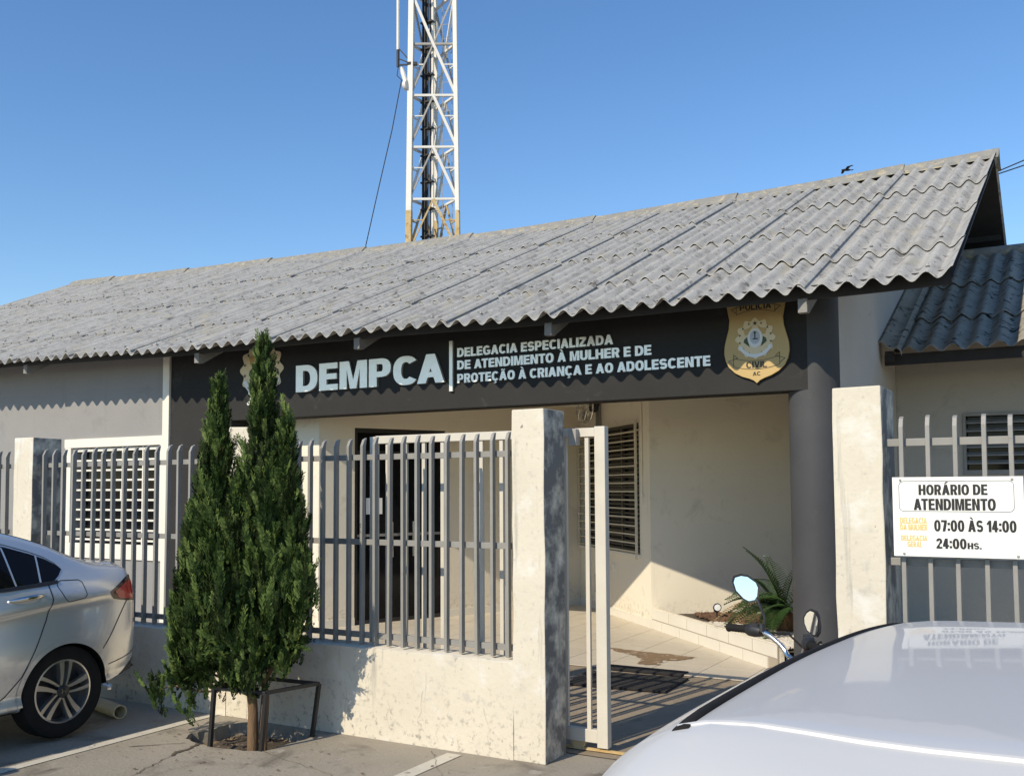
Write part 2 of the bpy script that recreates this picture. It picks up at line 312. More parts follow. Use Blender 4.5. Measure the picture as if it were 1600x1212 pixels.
def text_mesh(txt, x0, x1, z0, z1, T, name, mat, parent, depth=.01, t=.235, h=.19, wd=.80, gap=.075):
    """heavy capitals fitted into x0..x1, z0..z1 (cap height) of a local frame (x right, y into the wall, z up)"""
    cu = bpy.data.curves.new(name, 'CURVE'); cu.dimensions = '2D'; cu.fill_mode = 'BOTH'; cu.extrude = .5
    pen = 0; loops = []
    for i_, ch in enumerate(txt):
        g_, adv = glyph(ch, t, h, wd)
        loops += [[(x+pen, y) for x, y in l] for l in g_]; pen += adv+(gap if ch != ' ' else 0); pen -= {'CA': .09, 'PA': .1, 'AT': .08, 'LA': 0, 'TO': .04, 'LH': 0}.get(txt[i_:i_+2], 0)
    tot = pen-gap
    for l in loops:
        sp = cu.splines.new('POLY'); sp.points.add(len(l)-1); sp.use_cyclic_u = True
        for p, (x, y) in zip(sp.points, l): p.co = (x, y, 0, 1)
    tmp = bpy.data.objects.new('tmp', cu); C.objects.link(tmp)
    dg = bpy.context.evaluated_depsgraph_get(); dg.update()
    me = bpy.data.meshes.new_from_object(tmp.evaluated_get(dg)); me.name = name
    bpy.data.objects.remove(tmp); bpy.data.curves.remove(cu)
    for v in me.vertices:
        p = v.co
        v.co = T @ Vector((x0+p.x/tot*(x1-x0), -depth*(p.z+.5), z0+p.y*(z1-z0)))
    me.materials.clear(); me.materials.append(mat)
    o = bpy.data.objects.new(name, me); C.objects.link(o); o.parent = parent
    return o
def frame(o, u):        # local frame with x along u, y into the wall (left of u), z up
    u = Vector((u[0], u[1], 0)).normalized(); n = Vector((-u.y, u.x, 0))
    return Matrix(((u.x, n.x, 0, o[0]), (u.y, n.y, 0, o[1]), (0, 0, 1, o[2] if len(o) > 2 else 0), (0, 0, 0, 1)))

# ------------------------------------------------------------------ ground, yard, pit
YF = 4.919                                               # street face of the boundary wall
pit_loop = [(-4.86, 4.36), (-4.74, 4.33), (-4.646, 4.312), (-4.52, 4.292), (-4.43, 4.315), (-4.331, 4.326), (-4.224, 4.385), (-4.205, 4.49),
            (-4.205, 4.60), (-4.18, 4.70), (-4.19, 4.81), (-4.33, 4.865), (-4.5, 4.885), (-4.68, 4.89), (-4.83, 4.86), (-4.90, 4.76), (-4.89, 4.62), (-4.93, 4.47)]
_pl, _g = [], random.Random(13)
for _i in range(len(pit_loop)):
    _a, _c = pit_loop[_i], pit_loop[(_i+1) % len(pit_loop)]
    for _k in range(3): _pl.append((_a[0]+(_c[0]-_a[0])*_k/3+_g.uniform(-.011, .011), _a[1]+(_c[1]-_a[1])*_k/3+_g.uniform(-.009, .009)))
pit_loop = _pl
def ground():
    bm = bmesh.new()
    def loop(pts, z=0):
        vs = [bm.verts.new((x, y, z)) for x, y in pts]
        return vs, [bm.edges.new((vs[i], vs[(i+1) % len(vs)])) for i in range(len(vs))]
    big = [(-900, -900), (900, -900), (900, 900), (-900, 900)]
    o, e1 = loop(big)
    mid = [(-12, -3), (6, -3), (6, 4.95), (-12, 4.95)]
    m_, e2 = loop(mid)
    h, e3 = loop(pit_loop)
    bmesh.ops.triangle_fill(bm, edges=e1+e2, use_beauty=True)
    bmesh.ops.triangle_fill(bm, edges=e2+e3, use_beauty=True)
    for f in bm.faces:
        if f.normal.z < 0: f.normal_flip()
    # broken rim of the tree pit going down
    low = [bm.verts.new((v.co.x+(-4.55-v.co.x)*_g.uniform(.02, .10), v.co.y+(4.6-v.co.y)*_g.uniform(.02, .10), -.12)) for v in h]
    for i in range(len(h)):
        bm.faces.new((h[i], h[(i+1) % len(h)], low[(i+1) % len(h)], low[i]))
    me = bpy.data.meshes.new('ground'); bm.to_mesh(me); bm.free(); me.materials.append(m_ground)
    o = bpy.data.objects.new('ground', me); C.objects.link(o); tag(o, kind='structure')
ground()
b = MB()
cx, cy = -4.55, 4.6
rings = [1.0, .7, .4]
pv = []
for k, rr in enumerate(rings):
    for x, y in pit_loop: pv.append((cx+(x-cx)*rr, cy+(y-cy)*rr, -.105+rnd.uniform(-.012, .02)+.03*k))
n = len(pit_loop)
fs = [(k*n+i, k*n+(i+1) % n, (k+1)*n+(i+1) % n, (k+1)*n+i) for k in range(2) for i in range(n)] + [tuple(2*n+i for i in range(n))]
b.add(pv, fs)
tag(b.build('pit_soil', m_dirt, smooth=2), kind='structure')
def stones(name, mat, poly, z, num, r0, r1, seed, flat=.7):
    g = random.Random(seed); b = MB(); xs = [p[0] for p in poly]; ys = [p[1] for p in poly]; k = 0
    def inside(x, y):
        c = False
        for i in range(len(poly)):
            (x1, y1), (x2, y2) = poly[i], poly[i-1]
            if (y1 > y) != (y2 > y) and x < (x2-x1)*(y-y1)/(y2-y1)+x1: c = not c
        return c
    ico = [(0, 0, 1), (.9, 0, .45), (.28, .85, .45), (-.72, .53, .45), (-.72, -.53, .45), (.28, -.85, .45), (.72, .53, -.45), (-.28, .85, -.45), (-.9, 0, -.45), (-.28, -.85, -.45), (.72, -.53, -.45), (0, 0, -1)]
    fc = [(0, 1, 2), (0, 2, 3), (0, 3, 4), (0, 4, 5), (0, 5, 1), (1, 6, 2), (2, 7, 3), (3, 8, 4), (4, 9, 5), (5, 10, 1), (6, 7, 2), (7, 8, 3), (8, 9, 4), (9, 10, 5), (10, 6, 1), (11, 7, 6), (11, 8, 7), (11, 9, 8), (11, 10, 9), (11, 6, 10)]
    while k < num:
        x, y = g.uniform(min(xs), max(xs)), g.uniform(min(ys), max(ys))
        if not inside(x, y): continue
        r = g.uniform(r0, r1); a = g.uniform(0, 6.28); ca, sa = math.cos(a), math.sin(a); ex = g.uniform(.7, 1.4)
        jit = [g.uniform(.75, 1.2) for _ in ico]
        b.add([(x+r*j*(px*ex*ca-py*sa), y+r*j*(px*ex*sa+py*ca), z+r*j*pz*flat) for (px, py, pz), j in zip(ico, jit)], fc); k += 1
    o = b.build(name, mat, recalc=False); return tag(o, kind='stuff')
stones('pit_litter', M('leaf_litter', (.15, .10, .055), (.08, .06, .04), 30, 1, island=(.30, .22, .13)), pit_loop, -.085, 620, .006, .026, 3, .6)

# cracks in the pavement
def ribbon(pts, w0, z, name, mat):
    b = MB(); vs = []
    for i, (x, y) in enumerate(pts):
        ww = w0*rnd.uniform(.35, 1.2)*(1-.6*i/len(pts)); p = pts[max(0, i-1)]; q = pts[min(len(pts)-1, i+1)]
        d = Vector((q[0]-p[0], q[1]-p[1])).normalized(); vs += [(x-d.y*ww, y+d.x*ww, z), (x+d.y*ww, y-d.x*ww, z)]
    b.add(vs, [(2*i, 2*i+1, 2*i+3, 2*i+2) for i in range(len(pts)-1)])
    return tag(b.build(name, mat), kind='structure')
def crack(a, c, num, w0, jit):
    pts = []
    for i in range(num+1):
        t = i/num; pts.append((a[0]+(c[0]-a[0])*t+rnd.uniform(-jit, jit), a[1]+(c[1]-a[1])*t+rnd.uniform(-jit, jit)))
    return pts
ribbon(crack((-4.68, 4.31), (-4.62, 4.02), 12, .02, .012), .022, .004, 'pavement_crack', m_crack)
ribbon(crack((-4.62, 4.02), (-4.32, 3.2), 26, .006, .012), .004, .004, 'pavement_crack', m_crack)
ribbon(crack((-4.22, 4.36), (-3.2, 4.1), 22, .004, .012), .0020, .004, 'pavement_crack', m_crack)
ribbon(crack((-3.35, 4.86), (-2.5, 3.9), 24, .004, .012), .0018, .004, 'pavement_crack', m_crack)
ribbon(crack((-5.0, 4.05), (-4.78, 4.28), 10, .004, .01), .006, .004, 'pavement_crack', m_crack)

def sheet(name, poly, z, mat, kind='structure'):
    b = MB(); b.add([(x, y, z) for x, y in poly], [tuple(range(len(poly)))]); return tag(b.build(name, mat), kind=kind)
sheet('parking_line', [(-5.235, 2.2), (-5.155, 2.2), (-5.155, 4.915), (-5.235, 4.915)], .004, m_line)
sheet('parking_line', [(-3.225, 2.2), (-3.135, 2.2), (-3.135, 4.86), (-3.235, 4.86)], .004, m_line)
m_drive = M('dusty_gateway_concrete', (.33, .265, .185), (.25, .20, .14), 1.6, .9, bump=.5, bscale=45, spots=((6, (.19, .15, .105), .55, .75), (18, (.40, .34, .25), .6, .72)))
sheet('yard_floor', [(-17.6, 5.2), (3.5, 5.2), (3.5, 11.3), (-17.6, 11.3)], .006, m_drive)
sheet('side_yard_floor', [(-17.6, 5.2), (-4.15, 5.2), (-3.9, 7.7), (-17.6, 8.3)], .010, m_yard)
# entrance tiling: bodies of the tiles over grout
sheet('entrance_grout', [(-8.2, 7.72), (-1.0, 7.72), (-1.0, 12.4), (-8.2, 12.4)], .010, m_grout)
b = MB()
for i in range(18):
    for j in range(12):
        x0 = -8.2+i*.42; y0 = 7.72+j*.42
        if x0 < -1.0: b.box(x0+.003, min(x0+.417, -1), y0+.003, y0+.417, .011, .016)
tag(b.build('entrance_floor', m_tile), kind='structure')
# bare patch of screed where tiles broke away
def ragged(poly, jit, sub, seed):
    g = random.Random(seed); out = []
    for i in range(len(poly)):
        a, c = poly[i], poly[(i+1) % len(poly)]
        for k in range(sub):
            t = k/sub; out.append((a[0]+(c[0]-a[0])*t+g.uniform(-jit, jit), a[1]+(c[1]-a[1])*t+g.uniform(-jit, jit)))
    return out
sheet('broken_floor_patch', ragged([(-3.92, 8.66), (-3.55, 8.62), (-2.98, 8.56), (-3.06, 8.34), (-3.2, 8.27), (-3.16, 8.02), (-3.34, 7.98), (-3.38, 8.2), (-3.5, 8.38), (-3.78, 8.52)], .02, 6, 5), .020, m_patch)
b = MB(); b.add([(-3.5, 6.93, .013), (-2.70, 6.995, .013), (-2.725, 7.575, .013), (-3.57, 7.49, .013), (-3.5, 6.93, .027), (-2.70, 6.995, .027), (-2.725, 7.575, .027), (-3.57, 7.49, .027)],
      [(4, 5, 6, 7), (0, 1, 5, 4), (1, 2, 6, 5), (2, 3, 7, 6), (3, 0, 4, 7)])
tag(b.build('mat_and_strip', m_mat_strip), 'large dark door mat lying in the fence shadows inside the gate', 'mat')
b = MB(); b.box(-3.56, -2.82, 7.66, 7.84, .013, .026)
tag(b.build('mat_and_strip', m_mat_strip), 'narrow dark strip lying along the edge of the tiled floor', 'mat')  # thin dark strip along the tile edge, in the large mat's material

# ------------------------------------------------------------------ boundary fence
def picket(x, y, z0, z1, mat, par, w=.020, d=.034):
    b = MB(); zb = z1-.044
    vs = []
    for (z, yo) in ((z0, 0), (zb, 0), (z1-.004, .020)):
        for i, j in ((0, 0), (1, 0), (1, 1), (0, 1)): vs.append((x-w/2+i*w, y+yo+j*d*(1 if z < z1-.01 else .75), z+(.012*j if z > zb else 0)))
    fs = [(0, 1, 5, 4), (1, 2, 6, 5), (2, 3, 7, 6), (3, 0, 4, 7), (4, 5, 9, 8), (5, 6, 10, 9), (6, 7, 11, 10), (7, 4, 8, 11), (8, 9, 10, 11), (3, 2, 1, 0)]
    tw_ = rnd.uniform(-.006, .006); ty_ = rnd.uniform(-.006, .006)
    vs = [(p[0]+tw_*(p[2]-z0)/(z1-z0), p[1]+ty_*(p[2]-z0)/(z1-z0), p[2]) for p in vs]
    b.add(vs, fs); return b.build('bar', mat, par, bevel=.002)
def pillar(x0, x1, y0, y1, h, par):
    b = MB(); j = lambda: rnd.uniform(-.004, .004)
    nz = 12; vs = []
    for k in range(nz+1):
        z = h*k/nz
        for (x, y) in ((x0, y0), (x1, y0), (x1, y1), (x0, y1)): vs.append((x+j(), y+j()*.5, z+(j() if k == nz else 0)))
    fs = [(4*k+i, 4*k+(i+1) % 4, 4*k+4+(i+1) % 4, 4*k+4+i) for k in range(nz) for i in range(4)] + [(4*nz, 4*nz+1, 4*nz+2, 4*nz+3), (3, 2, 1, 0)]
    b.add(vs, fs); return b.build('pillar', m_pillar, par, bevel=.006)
fence = thing('boundary_fence', 'low stained whitewashed wall with pillars and grey pointed bars behind the conifer', 'fence')
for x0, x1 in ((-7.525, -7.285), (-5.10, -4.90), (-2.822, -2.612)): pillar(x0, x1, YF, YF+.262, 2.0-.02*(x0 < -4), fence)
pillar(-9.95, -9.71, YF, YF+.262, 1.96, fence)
for x0, x1 in ((-12.2, -9.95), (-9.71, -7.525), (-7.285, -5.10), (-4.90, -2.822)):
    b = MB(); nx = 40; vs = []
    for i in range(nx+1):
        x = x0+(x1-x0)*i/nx; jj = rnd.uniform(-.004, .004)
        vs += [(x, YF+.001, -.02), (x, YF+.001+rnd.uniform(0, .003)*(0 < i < nx), .27), (x, YF+.001, .548+jj), (x, YF+.014, .556+jj), (x, YF+.17, .556+jj), (x, YF+.176, .54), (x, YF+.176, -.02)]
    b.add(vs, [(7*i+k, 7*i+k+1, 7*i+8+k, 7*i+7+k) for i in range(nx) for k in range(6)])
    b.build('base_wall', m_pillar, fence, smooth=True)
for i, (x, z0, z1) in enumerate(((-4.05, .30, .05), (-3.86, .40, .16), (-3.72, .25, .02), (-3.45, .33, .08), (-3.30, .20, .0), (-3.02, .28, .06), (-6.2, .4, .1), (-5.6, .36, .06))):
    g_ = random.Random(i); pts = []; xx = x
    for k in range(11): pts.append((xx, z0+(z1-z0)*k/10)); xx += g_.uniform(-.016, .013)
    bb = MB(); vs = []
    for k, (xx, zz) in enumerate(pts): ww = .0010*g_.uniform(.3, 1)*(1-k/14); vs += [(xx-ww, YF-.0012, zz), (xx+ww, YF-.0012, zz)]
    bb.add(vs, [(2*k, 2*k+1, 2*k+3, 2*k+2) for k in range(10)]); bb.build('crack', m_crackw, fence)
def railing(x0, x1, xs, par, z0=.565, rails=(1.752, 1.208, .617), y=YF+.05):
    rl = thing('railing', None, None); rl.parent = par
    for z in rails:
        bb = MB(); bb.box(x0, x1, y+.036, y+.060, z-.018, z+.018); bb.build('rail', m_rail, rl, bevel=.002)
    for x in xs: picket(x+rnd.uniform(-.003, .003), y, z0, 1.872+rnd.uniform(-.006, .006), m_rail, rl)
    return rl
railing(-4.90, -2.822, [-4.84+.1085*i for i in range(19)], fence)
railing(-7.285, -5.10, [-7.215+.1195*i for i in range(18)], fence)
railing(-9.71, -7.525, [-9.63+.12*i for i in range(18)], fence)
rf = thing('boundary_fence', 'tall whitewashed pillar and grey bars carrying the opening hours board', 'fence')
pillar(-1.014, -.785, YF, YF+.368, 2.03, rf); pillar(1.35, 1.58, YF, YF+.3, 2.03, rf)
railing(-.785, 1.35, [-.712+.119*i for i in range(18)], rf, rails=(1.757, 1.19, .617), y=YF+.03)
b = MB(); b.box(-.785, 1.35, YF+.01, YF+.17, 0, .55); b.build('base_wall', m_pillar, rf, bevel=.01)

# sliding gate standing open behind the fence
YG = 5.27
gate = thing('sliding_gate', 'off-white steel sliding gate pushed open behind the grey railing', 'gate')
b = MB()
gx0, gx1 = -4.135, -2.392
b.box(gx0, gx0+.045, YG, YG+.05, .06, 1.90); b.box(gx1-.068, gx1, YG, YG+.055, .035, 1.912)
b.box(gx0+.045, gx1-.068, YG+.002, YG+.048, 1.852, 1.905); b.box(gx0+.045, gx1-.068, YG+.002, YG+.048, .06, .135)
b.build('frame', m_gate, gate, bevel=.003)
b = MB()
for z in (.60, 1.22): pass
xs = [gx0+.045+(gx1-.068-gx0-.045)*(i+.62)/11 for i in range(11)]
for x in xs:
    bb = MB(); bb.box(x-.013, x+.013, YG+.012, YG+.034, .135, 1.852); bb.build('bar', m_gate, gate, bevel=.002)
for x in (gx1-.2, gx0+.3):
    bb = MB(); bb.lathe([(.0, 0), (.045, 0), (.05, .006), (.04, .012), (.05, .018), (.045, .024), (0, .024)], 20, 'Y', (x, YG+.013, .058)); bb.build('wheel', m_rust, gate, smooth=True)
b = MB(); b.box(gx1-.10, gx1-.06, YG+.056, YG+.085, .93, 1.04); b.build('lock', m_black, gate, bevel=.004)
b = MB(); b.box(-4.6, -.6, YG+.01, YG+.014, .012, .02); b.box(-4.6, -.6, YG+.017, YG+.033, .010, .024)
tag(b.build('gate_rail', m_rust), 'rusty steel floor rail the sliding gate rolls on', 'rail')
b = MB(); b.box(-2.611, -2.56, YF+.31, YF+.37, 1.80, 1.90); tag(b.build('gate_guide', m_brace, bevel=.004), 'small steel guide block holding the top of the open gate beside the pillar', 'bracket')

# ------------------------------------------------------------------ hours board
T = frame((-.743, 4.905, 1.222), (1, 0))
sg = thing('notice_board', 'white opening hours board bolted on the grey bars', 'sign')
bw, bh = .55, .368
b = MB(T); b.box(0, bw, 0, .008, 0, bh); b.build('board', m_signw, sg, bevel=.001)
b = MB(T)
def rrect(x0, x1, z0, z1, r, k=5):
    out = []
    for (cx_, cz_, a0) in ((x1-r, z1-r, 0), (x0+r, z1-r, 90), (x0+r, z0+r, 180), (x1-r, z0+r, 270)):
        for i in range(k+1): a = R(a0+90*i/k); out.append((cx_+r*math.cos(a), cz_+r*math.sin(a)))
    return out
o1 = rrect(.028, .512, .208, .35, .022); o2 = rrect(.030, .510, .210, .348, .020); nn = len(o1)
b.add([(x, -.0012, z) for x, z in o1]+[(x, -.0012, z) for x, z in o2], [(i, (i+1) % nn, nn+(i+1) % nn, nn+i) for i in range(nn)])
b.build('border', m_ink, sg)
TX = lambda t, x0, x1, z0, z1, mat, bold=.03: text_mesh(t, x0, x1, z0, z1, T, 'lettering', mat, sg, .0015, .25, .185, .70, .06)
TX('HORÁRIO DE', .115, .405, .285, .333, m_ink, .035)
TX('ATENDIMENTO', .092, .437, .215, .268, m_ink, .035)
TX('DELEGACIA', .030, .147, .152, .180, m_yellow, .03)
TX('DA MULHER', .030, .149, .122, .149, m_yellow, .03)
TX('DELEGACIA', .033, .147, .073, .098, m_yellow, .03)
TX('GERAL', .060, .124, .044, .070, m_yellow, .03)
TX('07:00 ÀS 14:00', .178, .517, .118, .170, m_ink, .03)
TX('24:00', .185, .312, .039, .086, m_ink, .03)
TX('HS.', .316, .374, .040, .068, m_ink, .035)
for x, z in ((.035, .355), (.505, .355), (.045, .012), (.52, .012)):
    bb = MB(T); bb.lathe([(0, -.006), (.004, -.006), (.006, -.003), (.006, 0)], 12, 'Y', (x, 0, z)); bb.build('bolt', m_brace, sg)

# ------------------------------------------------------------------ police station
YE, YB, YR = 7.3, 7.95, 12.86
EX, EZ = [-18, -11.5, -8.5, -6.4, -5.2, -4.2, -2.6, -1.5, -.67], [3.18, 3.135, 3.055, 3.045, 3.03, 3.0, 3.0, 2.99, 3.005]
RX, RZ = [-17.8, -15.27, -11.92, -9.26, -6.69, -2.78, -1.8, -.66], [5.80, 5.69, 5.585, 5.495, 5.44, 5.445, 5.475, 5.50]
XL, XR = -17.81, -.669
def roofz(x, y):
    e, r = lerp(EX, EZ, x), lerp(RX, RZ, x); return e+(y-YE)/(YR-YE)*(r-e)
st = thing('police_station', 'police station with corrugated grey roof and black entrance beam', 'building')
def part(b, name, mat, par=st, **k): return b.build(name, mat, par, **k)
b = MB()       # grey left wing wall round its window
wx0, wx1, wz0, wz1 = -10.905, -9.335, .895, 2.08
b.box(-17.2, wx0, YB, YB+.16, 0, 3.22); b.box(wx1, -9.294, YB, YB+.16, 0, 3.22)
b.box(wx0, wx1, YB, YB+.16, 0, wz0); b.box(wx0, wx1, YB, YB+.16, wz1, 3.22)
part(b, 'wall', m_greywall)
b = MB(); b.box(-9.294, -9.185, YB-.03, YB+.16, 0, 3.24); part(b, 'pilaster', m_white, bevel=.004)
b = MB(); b.box(-9.185, -8.2, YB, YB+.28, 0, 3.26); part(b, 'wall', m_charcoal)
b = MB(); b.box(-8.2, -1.82, YB, YB+.28, 2.325, 3.26); part(b, 'beam', m_charcoal)
b = MB(); cyl = [(0, 0), (.204, 0), (.204, 3.24), (0, 3.24)]; b.lathe(cyl, 48, 'Z', (-1.818, YB+.204, 0)); part(b, 'column', m_column, smooth=True)
b = MB(); b.box(-1.79, -1.632, YB+.23, 18.2, 0, 3.3)
b.add([(-1.632, 8.3, 3.3), (-1.632, 18.2, 3.3), (-1.632, 12.86, 5.36), (-1.79, 8.3, 3.3), (-1.79, 18.2, 3.3), (-1.79, 12.86, 5.36)], [(0, 1, 2), (5, 4, 3), (0, 2, 5, 3), (2, 1, 4, 5)])
part(b, 'wall', m_endwall)
b = MB(); b.box(-17.2, -17.05, YB+.16, 18.2, 0, 3.3); b.add([(-17.2, 8, 3.3), (-17.2, 18.2, 3.3), (-17.2, 12.86, 5.5), (-17.05, 8, 3.3), (-17.05, 18.2, 3.3), (-17.05, 12.86, 5.5)], [(0, 1, 2), (5, 4, 3), (0, 2, 5, 3), (2, 1, 4, 5)])
b.box(-17.05, -1.79, 18.05, 18.2, 0, 3.3); part(b, 'wall', m_greywall)
b = MB(); b.box(-8.2, -8.05, YB+.28, 8.42, 0, 2.62); b.box(-8.05, -7.25, 8.34, 8.46, 0, 2.62); part(b, 'wall', m_cream)
b = MB(); b.box(-9.0, -1.8, YB+.282, 13.5, 2.62, 2.66); part(b, 'ceiling', m_ceiling)
# left window
wn = thing('window', None, None); wn.parent = st
b = MB(); y0 = YB-.028
b.box(-11.09, -9.2945, y0, YB+.02, 2.08, 2.19); b.box(-11.06, -9.2945, y0+.004, YB+.02, .715, .895); b.box(-11.075, -10.905-.06, y0+.002, YB+.02, .895, 2.08); b.box(-9.335, -9.2945, y0+.003, YB+.02, .895, 2.08)
part(b, 'frame', m_white, wn, bevel=.004)
b = MB(); b.box(wx0, wx1, YB+.10, YB+.12, wz0, wz1); part(b, 'pane', m_glass, wn)
b = MB()
for i in range(10):
    z = wz0+.035+i*(wz1-wz0-.05)/9.3; b.box(wx0, wx1, YB+.02, YB+.05, z, z+.022)
b.box(wx0, wx1, YB+.012, YB+.055, wz1-.05, wz1-.012)
for x in (-10.03, -9.665): b.box(x-.009, x+.009, YB+.008, YB+.019, wz0, wz1)
b.box(-10.045, -10.005, YB-.004, YB+.008, 1.44, 1.56)
part(b, 'grille', m_white, wn)
# diagonal entrance: door wall, window wall, planter wall
A = Vector((-7.10, 8.67, 0)); Cc = Vector((-5.70, 11.75, 0)); K = Vector((-4.04, 10.09, 0))
TD = frame(A, (Cc-A)[:2]); LD = (Cc-A).length
TW = frame(Cc, (1, -1)); LW = (K-Cc).length
TB = frame(K, (1, .62)); LB = 2.8
d0, d1, dz = .074, 1.292, 2.243
b = MB(TD); b.box(-.363, d0, 0, .14, 0, 2.62); b.box(d1, LD, 0, .14, 0, 2.62); b.box(d0, d1, 0, .14, dz, 2.62); part(b, 'wall', m_cream)
u0, u1, v0, v1 = .03, 2.045, .80, 2.29
b = MB(TW); b.box(u1, LW, 0, .14, 0, 2.62); b.box(-.12, u0, .001, .14, 0, 2.62); b.box(u0, u1, 0, .14, 0, v0); b.box(u0, u1, 0, .14, v1, 2.62); part(b, 'wall', m_cream)
b = MB(TB); b.box(.0, LB, 0, .14, 0, 2.62); part(b, 'wall', m_cream)
for x0, x1 in ((-.363, d0), (d1, LD)): b = MB(TD); b.box(x0, x1, -.012, 0, .016, .10); part(b, 'baseboard', m_walltile)
b = MB(TW)
for i in range(6): b.box(i*.4+.002, min(i*.4+.398, LW), -.012, 0, .016, .105)
part(b, 'baseboard', m_walltile)
door = thing('door', None, None); door.parent = st
b = MB(TD); b.box(d0, d0+.05, .03, .10, .016, dz); b.box(d1-.05, d1, .03, .10, .016, dz); b.box(d0+.05, d1-.05, .03, .10, dz-.05, dz); b.box(d0+.05, d1-.05, .03, .10, .016, .06)
b.box(d0+.05, d1-.05, .032, .10, 1.945, 1.985); part(b, 'frame', m_black, door)
xm = .70
for x0, x1 in ((d0+.05, xm-.004), (xm+.004, d1-.05)):
    bb = MB(TD); bb.box(x0, x1, .05, .07, .06, 1.945); bb.build('pane', m_glass, door)
bb = MB(TD); bb.box(d0+.05, d1-.05, .05, .07, 1.985, dz-.05); bb.build('pane', m_glass, door)
bb = MB(TD); bb.box(d0+.05, d1-.05, .036, .049, 1.0, 1.03); bb.build('rail', m_rafter, door)
for x in (.56, .84):
    bb = MB(TD); bb.tube([(x, .0, .76), (x, .0, 1.165)], .014, 12); bb.tube([(x, .0, .84), (x, .05, .84)], .008); bb.tube([(x, .0, 1.09), (x, .05, 1.09)], .008); bb.build('handle', m_chrome, door, smooth=True)
b = MB(TD); b.box(.243, .452, .046, .0485, 1.256, 1.442)
tag(b.build('paper_notice', m_paper), 'white paper sheet taped on the dark entrance door', 'notice')
wn = thing('window', None, None); wn.parent = st
b = MB(TW); b.box(u0, u1, .10, .115, v0, v1); part(b, 'pane', m_glass, wn)
b = MB(TW)
for x in (u0+.02, (u0+u1)/2-.3, (u0+u1)/2+.3, u1-.06): b.box(x, x+.04, .06, .095, v0, v1)
b.box(u0, u1, .062, .097, v0, v0+.04); b.box(u0, u1, .062, .097, v1-.04, v1); b.box(u0, u1, .063, .096, 1.5, 1.54)
part(b, 'sash', m_blind, wn)
b = MB(TW)
for i in range(26):
    z = v0+.06+i*(v1-v0-.1)/26; b.box(u0+.06, u1-.06, .070, .094, z, z+.02)
part(b, 'louvre', m_blind, wn)
b = MB(TW); b.box(u0-.03, u1+.03, -.035, .0, v0-.05, v0-.005); part(b, 'sill', m_cream, wn, bevel=.004)
b = MB(TW)
for i in range(16):
    z = v0+.02+i*(v1-v0-.03)/15; b.box(u0, u1, -.04, -.026, z-.008, z+.008)
for x in (u0+.02, u1-.02): b.box(x-.012, x+.012, -.046, -.022, v0-.06, v1+.02)
b.box(u1-.02, u1+.05, -.03, -.01, v1-.10, v1-.085)
part(b, 'grille', m_grille, wn)
b = MB(TW); b.box(1.20, 1.25, -.016, 0, .56, .64); part(b, 'switch', m_white, bevel=.003)
# roof
ROWS = [7.3, 8.24, 9.62, 11.05, 12.84]
PW, AMP = .1767, .031
def corrug(b, x0, x1, y0, y1, z_of, dz0, dz1, dzx, thick=.007, spw=10, phase=0, ny=3, PW=PW):
    nx = max(4, int(round((x1-x0)/PW*spw))); top = []
    for j in range(ny+1):
        t = j/ny; y = y0+(y1-y0)*t
        for i in range(nx+1):
            x = x0+(x1-x0)*i/nx
            top.append((x, y, z_of(x, y)+AMP*math.cos(2*math.pi*(x-phase)/PW)+dz0+(dz1-dz0)*t+dzx*max(0, (i/nx-.90)/.10)**.5))
    m_ = nx+1; N = len(top)
    bot = [(x, y, z-thick) for x, y, z in top]
    fs = [(j*m_+i, j*m_+i+1, (j+1)*m_+i+1, (j+1)*m_+i) for j in range(ny) for i in range(nx)]
    fs += [tuple(k+N for k in reversed(f)) for f in list(fs)]
    fs += [(i+1, i, i+N, i+1+N) for i in range(nx)]
    fs += [((j+1)*m_, j*m_, j*m_+N, (j+1)*m_+N)[::-1] for j in range(ny)] + [(j*m_+nx, (j+1)*m_+nx, (j+1)*m_+nx+N, j*m_+nx+N)[::-1] for j in range(ny)]
    b.add(top+bot, fs)
roof = MB()
g = random.Random(11)
ncol = 17; xcol = [XR-1.06*i for i in range(ncol)]+[XL]
for r in range(4):
    for c in range(ncol):
        x1 = xcol[c]+(.05 if c else 0); x0 = xcol[c+1] if c < ncol-1 else XL
        if x1-x0 < .15: continue
        j = g.uniform(-.012, .012)
        corrug(roof, x0, x1, ROWS[r]+j-(0 if r else .0)-.02, ROWS[r+1]+.10, roofz, .020+g.uniform(-.003, .006), -.004, .020, phase=XR)
for r in range(4):
    for i in range(96):
        x = XR-PW*(i*1)-.0
        if i % 3 != 1: continue
        for yy in (ROWS[r]+.10, ):
            z = roofz(x, yy)+AMP+.026; roof.lathe([(.016, 0), (.016, .006), (.009, .008), (.009, .02), (0, .022)], 8, 'Z', (x, yy, z-.004))
ro = part(roof, 'roof', m_roof, smooth=True, recalc=False)
b = MB()
def backz(x, y): return roofz(x, 2*YR-y)
corrug(b, XL, XR, YR, 18.42, lambda x, y: backz(x, y)-.02, .0, .0, 0, spw=6, ny=1, phase=XR); part(b, 'back_slope', m_roof, ro, smooth=True, recalc=False)
b = MB()       # ridge caps, one mesh, lapped like the photo
x = XR+.03; k = 0
